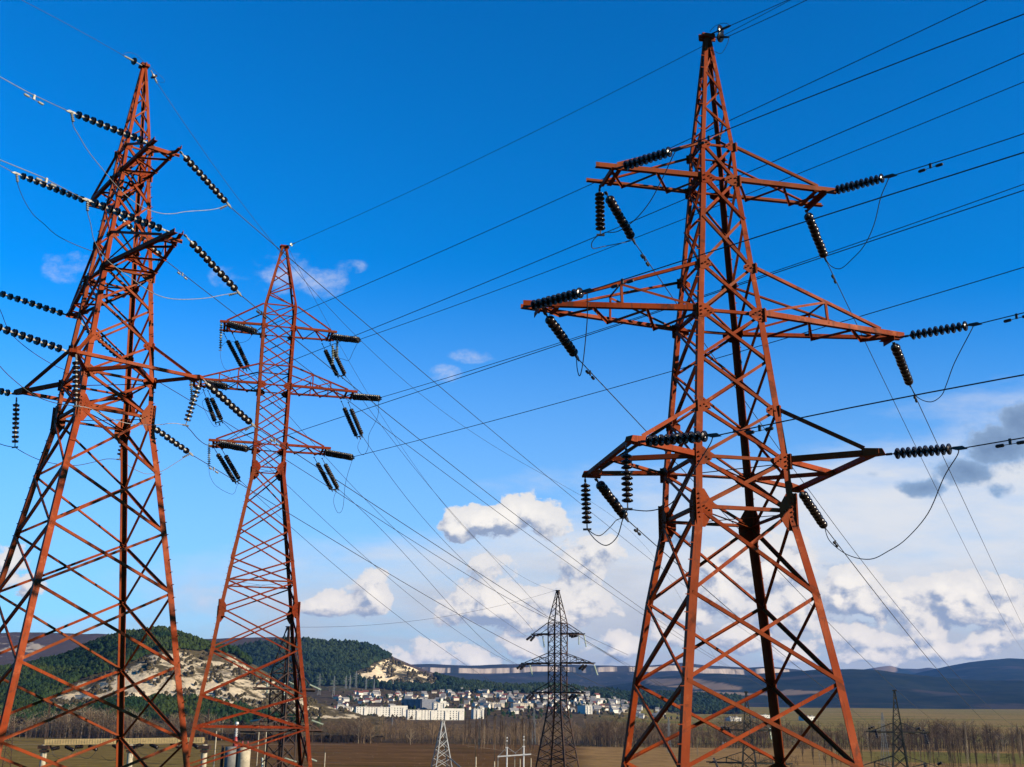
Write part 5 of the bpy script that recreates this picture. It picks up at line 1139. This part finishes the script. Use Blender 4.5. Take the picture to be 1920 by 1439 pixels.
def house_mesh(wall, roof, w, d, h, rh):
    a, b = MB(), MB(); a.quad_box(V((0, 0, h / 2 - 1)), V((w / 2, 0, 0)), V((0, d / 2, 0)), V((0, 0, h / 2 + 1)))
    o = .5; n = len(a.v); a.v += [V((-w / 2, -d / 2, h)), V((-w / 2, d / 2, h)), V((-w / 2, 0, h + rh)), V((w / 2, -d / 2, h)), V((w / 2, d / 2, h)), V((w / 2, 0, h + rh))]; a.f += [[n, n + 2, n + 1], [n + 3, n + 4, n + 5]]; a.mi += [0, 0]
    for g in (-1, 1): b.bar(V((0, g * (d / 2 + o) / 2, h + rh * .5 - .05)) - V((w / 2 + o, 0, 0)), V((0, g * (d / 2 + o) / 2, h + rh * .5 - .05)) + V((w / 2 + o, 0, 0)), V((0, g * d / 2, -rh)), sqrt((d / 2 + o) ** 2 + rh ** 2), .22)
    b.quad_box(V((w * .22, d * .12, h + rh * .95)), V((.35, 0, 0)), V((0, .35, 0)), V((0, 0, .8)))
    return a.mesh('wall', wall), b.mesh('roof', roof)
HM = [(house_mesh(w_, r_, random.uniform(9, 14), random.uniform(8, 11), random.uniform(3.4, 6), random.uniform(2.2, 4)), lb) for w_, r_, lb in
      ((WALLW, ROOFR, 'red'), (WALLC, ROOFR, 'red'), (WALLW, ROOFG, 'grey'), (WALLC, ROOFG, 'grey'), (WALLW, ROOFB, 'brown'), (WALLC, ROOFB, 'brown'), (WALLW, ROOFG, 'grey'), (WALLW, ROOFF, 'pale'))]
zones = [(680, 1190, 1290, 1318, 110), (830, 1010, 1306, 1340, 44), (1080, 1180, 1300, 1334, 46), (1000, 1100, 1296, 1336, 36), (1110, 1300, 1312, 1345, 24), (620, 760, 1300, 1345, 34), (1170, 1300, 1322, 1348, 14)]
for (xa, xb, ya, yb, n_) in zones:
    for k in range(n_):
        px, py = random.uniform(xa, xb), random.uniform(ya, yb); P = ground_hit(px, py)
        w_ = [5, 3, 3, 3, 2, 3, 3, 3] if px < 900 else [1, 1, 4, 3, 2, 2, 4, 3]
        (wm, rm), lb = random.choices(HM, w_)[0]
        T = thing('house', 'small pale house with a %s roof in the distant hillside town' % lb, 'house', (P.x, P.y, P.z), random.uniform(-.6, .9), '%s roofed houses of the town' % lb)
        link('wall', wm, T); link('roof', rm, T); s_ = random.uniform(.7, 1.1); T.scale = (s_, s_, s_)
wmb = MB(); wmb.quad_box(V((0, 0, 0)), V((.7, 0, 0)), V((0, .06, 0)), V((0, 0, .75))); WIN = wmb.mesh('window', PANE)
def block(label, px0, px1, pyt, pyb, depth, rows, cols, wall=WALLW, yaw=.30, step=None, group=None, cat='apartment block'):
    P = ground_hit((px0 + px1) / 2, pyb); d = P.y; w = (px1 - px0) / F * d * .96 / cos(yaw); h = (pyb - pyt) / F * d * .92
    T = thing('apartment_block', label, cat, (P.x, P.y + sin(abs(yaw)) * w * .5, P.z), yaw, group)
    a = MB(); a.quad_box(V((0, depth / 2, h / 2 - 2)), V((w / 2, 0, 0)), V((0, depth / 2, 0)), V((0, 0, h / 2 + 2)))
    if step: a.quad_box(V((w / 2 - w * step[0] / 2, depth / 2 - .3, h + step[1] / 2)), V((w * step[0] / 2, 0, 0)), V((0, depth / 2, 0)), V((0, 0, step[1] / 2)))
    nb = max(2, cols // 4)
    for k in range(nb): a.quad_box(V((-w / 2 + w * (k + .5) / nb + w / nb * .26, -.6, h / 2 - .4)), V((w / nb * .14, 0, 0)), V((0, .6, 0)), V((0, 0, h / 2 - .8)))
    part('wall', a, wall, T); r_ = MB(); r_.quad_box(V((0, depth / 2, h + .25)), V((w / 2 + .25, 0, 0)), V((0, depth / 2 + .25, 0)), V((0, 0, .22)))
    for k in range(3): r_.quad_box(V((-w * .3 + k * w * .3, depth * .5, h + 1.1)), V((1.6, 0, 0)), V((0, 1.6, 0)), V((0, 0, .9)))
    part('roof', r_, ROOFF, T)
    for i in range(rows):
        for j in range(cols):
            x = -w / 2 + w * (j + .5) / cols; o = link('window', WIN, T, (x, -.03, h * (i + .55) / rows)); o.scale = (min(1.0, w / cols / 2.4), 1, min(1.0, h / rows / 2.6))
    return T
block('long cream apartment block, left of two, on the near edge of the town', 667, 761, 1326, 1346, 12, 5, 18, step=(.34, 2.6))
block('long cream apartment block with taller right end, in front of the dark block', 764, 869, 1332, 1351, 12, 5, 18, step=(.48, 3.0))
block('dark blue-grey apartment block in shade above the cream blocks', 748, 791, 1311, 1331, 30, 5, 14, WALL_SHADE, yaw=-.85)
block('white stepped apartment block between the dark block and the long cream block', 813, 836, 1318, 1334, 12, 4, 6, step=(.5, 3.2))
block('small white block at the left end of the town', 632, 645, 1323, 1336, 10, 3, 4)
block('small cream block just left of the long cream apartment block', 646, 657, 1327, 1339, 10, 3, 4, WALLC)
block('single white block to the right of the long cream apartment blocks', 888, 907, 1330, 1349, 14, 5, 4)
block('low pale school building with a grey roof above the poplar row', 912, 946, 1318, 1328, 14, 3, 10, WALLC)
block('low cream building left of the dark rusty pylon', 962, 1000, 1319, 1330, 14, 3, 10, WALLC)
block('white tower block right of the dark rusty pylon', 1098, 1111, 1323, 1341, 26, 6, 4, yaw=.5)
block('white apartment block at the far left behind the left pylon', -6, 20, 1318, 1336, 12, 5, 6)
block('ruined pale building left of a thin pole, at the foot of the chalk hill', 366, 388, 1344, 1357, 10, 3, 5, WALLC)
block('ruined pale building with arched top at the foot of the chalk hill', 391, 415, 1341, 1357, 10, 3, 5, WALLC)
block('long white factory hall behind the small pylon, seen through the right pylon', 1370, 1392, 1346, 1353, 20, 1, 6, cat='factory')
block('low white hall with grey roof seen between the legs of the right pylon', 1420, 1462, 1341, 1347, 20, 1, 9, cat='factory')
block('white farm building at the right leg of the right pylon', 1508, 1534, 1344, 1352, 18, 1, 6, cat='factory')
block('long pale hall at the upper edge of the town behind the rusty pylon', 1066, 1096, 1301, 1305, 16, 1, 8, cat='factory')
block('white hall at the upper left edge of the town', 799, 812, 1290, 1294, 12, 1, 4, cat='factory')
block('white hall at the upper edge of the town below the green slope', 822, 836, 1292, 1296, 12, 1, 4, cat='factory')
block('white farmhouse with red roof on the green field beyond the town', 1305, 1319, 1316, 1321, 10, 1, 4, cat='farm')
mb = MB()                                                        # garden trees of the town: one dark mass between the houses
class Flat:
    def p(s, px, t): P = ground_hit(px, 1352 - 58 * t); return P
forest('town_trees', Flat(), 700, 2.8, lambda x, y, t: noise.noise(V((x * .03, y * .12, 8))) > -.35, SCRUB, (610, 1290), (.02, 1.0))
forest('town_evergreens', Flat(), 170, 3.2, lambda x, y, t: True, PINE, (640, 1200), (.02, .75), tall=1.6)

# ------------------------------------------------------------------ distant pale pylons, one mesh each
def far_pylon(px, pyt, pyb, d, label, group, M=FARSTEEL, aw=.16, slim=.055):
    P = at(px, pyb, d); h = (pyb - pyt) / F * d * .92; mb = MB(); b = h * slim; t = h * .008; r_ = max(.08, d * .00013)
    lv = [(0, b), (h * .22, b * .78), (h * .42, b * .56), (h * .56, b * .42), (h * .68, b * .36), (h * .80, b * .32), (h, t)]
    for sx in (-1, 1):
        for sy in (-1, 1): mb.tube([V((sx * w, sy * w, z)) for z, w in lv], r_, 4)
    for (z1, w1), (z2, w2) in zip(lv, lv[1:]):
        for n, t_ in FACES:
            mb.tube([n * w1 - t_ * w1 + V((0, 0, z1)), n * w2 + t_ * w2 + V((0, 0, z2))], r_ * .6, 3); mb.tube([n * w1 + t_ * w1 + V((0, 0, z1)), n * w2 - t_ * w2 + V((0, 0, z2))], r_ * .6, 3)
    for z, a in ((.56, .75), (.68, 1.0), (.80, .75)):
        for sx in (-1, 1):
            q = V((sx * h * aw * a, 0, h * z)); w = h * .02
            for sy in (-1, 1): mb.tube([V((sx * w, sy * w, h * z)), q], r_ * .7, 3)
            mb.tube([V((sx * w, 0, h * (z + .05))), q], r_ * .6, 3)
    o = link('far_pylon', mb.mesh('far_pylon', M)); o.location = P; o.rotation_euler.z = random.uniform(-.3, .5); return tag(o, label, 'transmission tower', group)
FP = 'pale pylons far off'
far_pylon(1001, 1328, 1396, 760, 'pale slender pylon rising above the poplar row left of the rusty pylon', FP, slim=.05, aw=.07)
far_pylon(1255, 1345, 1412, 700, 'pale slender pylon beside the left legs of the right pylon', FP, slim=.05, aw=.09)
far_pylon(1661, 1337, 1436, 560, 'pale slender pylon just left of the small blackened pylon by the poplars', FP, slim=.07, aw=.14)
for px, yt, yb, lb in ((598, 1263, 1304, 'leftmost'), (625, 1268, 1312, 'second from left'), (648, 1268, 1292, 'third from left'), (656, 1266, 1292, 'fourth from left'), (667, 1258, 1291, 'tallest'), (686, 1272, 1294, 'second from right'), (701, 1274, 1292, 'rightmost')):
    far_pylon(px, yt, yb, 2300, '%s of the faint pylons lined up before the dark wooded hill' % lb, FP, slim=.06, aw=.16)
far_pylon(735, 1345, 1362, 1300, 'tiny pale pylon in front of the long cream apartment block', FP)
far_pylon(1193, 1298, 1322, 2100, 'tiny pale mast at the town edge beside the left leg of the right pylon', FP, aw=.03, slim=.02)

# ------------------------------------------------------------------ switchyard things
def lattice_mast(label, px, pyt, pyb, d, wt, wb, M, n=6, ext=12.0, cat='lattice mast', extra=None):
    P = at(px, pyb, d); h = (pyb - pyt) / F * d * .92; T = thing('lattice_mast', label, cat, P - V((0, 0, ext)), .35)
    k = (wb - wt) / h; H = h + ext; lv = [(0, wb + k * ext)] + [(ext * j / 4, wb + k * ext * (1 - j / 4)) for j in range(1, 4)] + [(ext + h * j / n, wb + (wt - wb) * j / n) for j in range(n + 1)]
    for sx in (-1, 1):
        for sy in (-1, 1): l = MB(); l.angle(V((sx * lv[0][1], sy * lv[0][1], 0)), V((sx * wt, sy * wt, H)), V((-sx, 0, 0)), V((0, -sy, 0)), max(.06, wb * .095), .012); part('leg', l, M, T)
    for (z1, w1), (z2, w2) in zip(lv, lv[1:]):
        for n_, t_ in FACES:
            b = MB(); b.bar(n_ * w1 - t_ * w1 + V((0, 0, z1)), n_ * w2 + t_ * w2 + V((0, 0, z2)), V((0, 0, 1)), max(.04, wb * .06), .012)
            b.bar(n_ * (w1 - .02) + t_ * w1 + V((0, 0, z1)), n_ * (w2 - .02) - t_ * w2 + V((0, 0, z2)), V((0, 0, 1)), max(.04, wb * .06), .012); part('cross_brace', b, M, T)
    c = MB(); c.quad_box(V((0, 0, H + .03)), V((wt + .06, 0, 0)), V((0, wt + .06, 0)), V((0, 0, .04))); part('cap_plate', c, M, T); return T
T8 = lattice_mast('grey galvanised lattice mast with flat top rising at the bottom left of the rusty pylon', 828, 1354, 1439, 110, .12, .80, PALE, 5, 14.0)
st = MB(); p0 = at(843, 1422, 109.5) - T8.location; rz = T8.rotation_euler.z
def unrot(p, a): return V((cos(a) * p.x + sin(a) * p.y, -sin(a) * p.x + cos(a) * p.y, p.z))
st.bar(unrot(p0, rz), unrot(at(868, 1443, 109) - T8.location, rz), V((0, 0, 1)), .12, .05); part('stay_strut', st, PALE, T8)
lattice_mast('thin rusty lattice spire on the left concrete post of the switchyard gantry', 84, 1312, 1403, 118, .05, .20, RUST, 6, 0.0)
lattice_mast('thin dark lattice spire on the right concrete post of the switchyard gantry', 386, 1332, 1398, 118, .04, .14, RUST, 6, 0.0)
lattice_mast('faint rusty lattice mast at the left edge below the left pylon', 12, 1340, 1436, 190, .2, .62, RUST, 7, 14.0)
def post(name, label, px, pyt, pyb, d, r0, r1, M, ext, cat='post', group=None, head=None):
    P = at(px, pyb, d); h = (pyb - pyt) / F * d * .92; mb = MB(); mb.lathe([(0, -ext), (r1 * 1.0, -ext), (r0 * .5 + r1 * .5, h * .5), (r0, h), (0, h)], 14)
    if head: T = thing(name, label, cat, P - V((0, 0, ext)), 0, group); o = part('shaft', mb, M, T, True); o.location = (0, 0, ext); head(T, h + ext); return T
    o = link(name, mb.mesh(name, M, True)); o.location = P; return tag(o, label, cat, group)
GD_ = 118.0
def collar(r):
    def f(T, h):
        c = MB(); c.quad_box(V((0, 0, h - .25)), V((r * 2.0, 0, 0)), V((0, r * 1.6, 0)), V((0, 0, .16))); c.quad_box(V((0, 0, h - .62)), V((r * 1.4, 0, 0)), V((0, r * 1.4, 0)), V((0, 0, .12))); part('bracket', c, RUST, T)
    return f
for px, lb in ((79, 'left'), (242, 'middle'), (381, 'right')): post('concrete_post', lb + ' pale concrete post carrying the long yellowed beam of the switchyard gantry', px, 1397, 1439, GD_, .26, .30, CONC, 15, head=collar(.26))
A_, B_ = at(84, 1391.5, GD_), at(383, 1387.5, GD_)
g = MB(); g.quad_box((A_ + B_) / 2, (B_ - A_) / 2, V((0, .22, 0)), V((0, 0, .235)))
for k in range(60): q = A_.lerp(B_, (k + .5) / 60); g.quad_box(q + V((0, -.235, 0)), V((.04, 0, 0)), V((0, .015, 0)), V((0, 0, .19)))
g.quad_box((A_ + B_) / 2 + V((0, 0, -.25)), (B_ - A_) / 2, V((0, .26, 0)), V((0, 0, .04)))
tag(link('gantry_beam', g.mesh('gantry_beam', CONCY)), 'long yellowed ribbed concrete beam on three posts of the switchyard gantry', 'gantry beam')
gi = [((111, 1402), (97, 1405)), ((123, 1400), (138, 1407)), ((155, 1400), (142, 1401)), ((167, 1399), (181, 1406)), ((212, 1397), (226, 1406)), ((268, 1396), (256, 1399)), ((282, 1396), (295, 1402)), ((321, 1395), (334, 1400)), ((362, 1396), (371, 1402))]
gp = []
for k, (a, b) in enumerate(gi):
    P = at(*a, GD_ + .1); Q = at(*b, GD_ - .1 - .5); small_string(P, Q, 8, '%s black insulator string from the left hung under the yellowed gantry beam' % ['first', 'second', 'third', 'fourth', 'fifth', 'sixth', 'seventh', 'eighth', 'ninth'][k], 'insulators under the gantry beam', GLAZE2, .19); gp.append(Q)
for k, (i, j, mid, lb) in enumerate(((0, 1, [(102, 1418), (119, 1424), (133, 1415)], 'first'), (2, 3, [(148, 1416), (162, 1423), (174, 1417)], 'second'), (4, 4, None, ''), (5, 6, [(264, 1413), (280, 1416), (291, 1410)], 'fourth'))):
    if mid: cable(lb + ' dark jumper loop from the left under the yellowed gantry beam', gp[i], gp[j], mid, r=.02, group='jumper loops under the gantry beam')
cable('third dark jumper loop from the left under the yellowed gantry beam', at(190, 1418, GD_), gp[4], [(205, 1427), (218, 1421)], r=.02, group='jumper loops under the gantry beam')
post('concrete_column', 'broad shaded grey concrete column at left of two, below the slim pylon', 432, 1401, 1439, 150, .80, .80, CONCG, 16, 'column')  # shaded column: its shade is put into the darker concrete colour
def redcaps(T, h):
    c = MB(); c.lathe([(0, h + .02), (.82, h + .02), (.82, h + .14), (0, h + .16)], 16); part('lid', c, REDP, T)
    for x in (-.3, .35): c = MB(); c.lathe([(0, h + .1), (.10, h + .1), (.08, h + .7), (0, h + .72)], 8, V((x, 0, 0))); part('stub', c, REDP, T)
post('concrete_column', 'broad pale sunlit concrete column with red lid below the slim pylon', 456, 1402, 1439, 150, .78, .78, CONC, 16, 'column', head=redcaps)
def arrester(T, h):
    c = MB(); prof = []
    for k in range(7): prof += [(.09, h + k * .2), (.2, h + k * .2 + .06), (.2, h + k * .2 + .1), (.09, h + k * .2 + .16)]
    c.lathe(prof + [(0, h + 1.5)], 10); part('porcelain', c, WHITEP, T); c = MB(); c.lathe([(0, h + 1.5), (.24, h + 1.52), (.2, h + 1.8), (0, h + 1.82)], 10); part('cap', c, WHITEP, T)
post('surge_arrester', 'white ribbed porcelain post with red foot standing behind the concrete columns', 441, 1382, 1400, 152, .14, .38, REDP, .2, 'arrester', head=arrester)
post('lattice_post', 'thin rusty post between the switchyard gantry and the concrete columns', 415, 1399, 1439, 150, .16, .22, RUST, 16)
for px, yt, yb, d, lb in ((402, 1372, 1421, 210, 'thin pale pole left of the concrete columns below the slim pylon'), (484, 1366, 1396, 300, 'left of two thin pale poles inside the legs of the slim pylon'), (498, 1366, 1396, 300, 'right of two thin pale poles inside the legs of the slim pylon'), (608, 1412, 1444, 260, 'thin white pole on the ploughed field right of the slim pylon'),
                          (892, 1420, 1444, 200, 'short pale pole with fittings left of the white steel portal'), (927, 1428, 1444, 210, 'thin short pale pole just left of the white steel portal')):
    post('utility_pole', lb, px, yt, yb, d, .09, .13, CONC, 14, 'pole')
for px, yt, yb, lb in ((608, 1396, 1412, 'thin rod on top of the white pole on the ploughed field'), (891, 1390, 1420, 'thin dark rod on top of the short pale pole'), (927, 1398, 1428, 'thin dark rod on top of the thin short pole')):
    post('lightning_rod', lb, px, yt, yb, 200 if px > 700 else 260, .03, .05, DSTEEL, 0, 'rod')
# white steel portal left of the rusty pylon
D9 = 200.0; Tp = thing('steel_portal', 'white steel portal with crossbar and two peaked stays left of the rusty pylon', 'portal', at(966, 1439, D9) - V((0, 0, 14)))
o9 = Tp.location.copy()
for px, yt in ((950.5, 1402), (982, 1400)):
    l = MB(); l.tube([at(px, 1439, D9) - o9 - V((0, 0, 14)), at(px, yt, D9) - o9], .12, 8); part('post', l, WHITEP, Tp)
    l = MB(); l.tube([at(px, yt, D9) - o9, at(px, yt - 17, D9) - o9], .035, 5); part('rod', l, PALE, Tp)
    l = MB(); p = at(px, yt - 17, D9) - o9
    for dz in (0, -.5): l.lathe([(0, dz), (.12, dz + .02), (.12, dz + .2), (0, dz + .22)], 8, p)
    part('rod_insulator', l, WHITEP, Tp)
    l = MB(); l.quad_box(at(px, yt, D9) - o9, V((.22, 0, 0)), V((0, .15, 0)), V((0, 0, .08))); part('cap', l, WHITEP, Tp)
l = MB(); l.bar(at(933, 1419, D9 - .2) - o9, at(996, 1414.5, D9 - .2) - o9, V((0, 0, 1)), .20, .16); part('crossbar', l, WHITEP, Tp)
for a, b in (((934, 1418.5), (950, 1402)), ((966, 1412), (951, 1402)), ((966, 1412), (981, 1400)), ((966, 1412), (968, 1416))):
    l = MB(); l.tube([at(*a, D9) - o9, at(*b, D9) - o9], .05, 5); part('stay', l, PALE, Tp)
for px in (933.5, 965, 975, 995.5): post('utility_pole', 'thin pale pole %s the white steel portal' % {933.5: 'at the left end of', 965: 'between the posts of', 975: 'close to the right post of', 995.5: 'at the right end of'}[px], px, 1420 if px < 970 else 1422, 1442, D9 + .6, .07, .09, CONC, 14, 'pole')
b = MB(); b.quad_box(V((0, 0, 0)), V((1.3, 0, 0)), V((0, 1.1, 0)), V((0, 0, 1.2))); b.quad_box(V((0, 0, 1.3)), V((1.45, 0, 0)), V((0, 1.25, 0)), V((0, 0, .1)))
o = link('field_hut', b.mesh('field_hut', WHITEP)); q = ground_hit(1358, 1397); o.location = q + V((0, 0, 1.2)); tag(o, 'tiny white hut on the far side of the tan field, seen through the right pylon', 'hut')
# faint wires low over the switchyard
for k, (a, b) in enumerate((((0, 1388), (640, 1412)), ((0, 1405), (420, 1440)), ((240, 1400), (640, 1431)), ((0, 1372), (420, 1362)), ((420, 1375), (240, 1384)))):
    P = at(*a, 120 + k * 14); Q = at(*b, 126 + k * 14); wire('%s faint low wire across the switchyard at bottom left' % ['first', 'second', 'third', 'fourth', 'fifth'][k], P, [((a[0] + b[0]) / 2, (a[1] + b[1]) / 2 + 3), b], V((Q.x - P.x, Q.y - P.y, 0)), r=.016, group='low wires over the switchyard')

# ------------------------------------------------------------------ haze: the air between here and the hills
HZ = bpy.data.materials.new('air'); HZ.use_nodes = True; HZ.node_tree.nodes.clear(); n = NT(HZ.node_tree)
pv = n.new('ShaderNodeVolumePrincipled'); pv.inputs['Color'].default_value = (.15, .40, 1.0, 1); pv.inputs['Density'].default_value = 1.7e-5; pv.inputs['Anisotropy'].default_value = 0.0
n.l.new(pv.outputs[0], n.new('ShaderNodeOutputMaterial').inputs['Volume'])
hb = MB(); hb.quad_box(V((0, 0, 268)), V((13600, 0, 0)), V((0, 13600, 0)), V((0, 0, 292)))
hz = struct(link('haze', hb.mesh('haze', HZ)), 'stuff'); hz.display_type = 'WIRE'
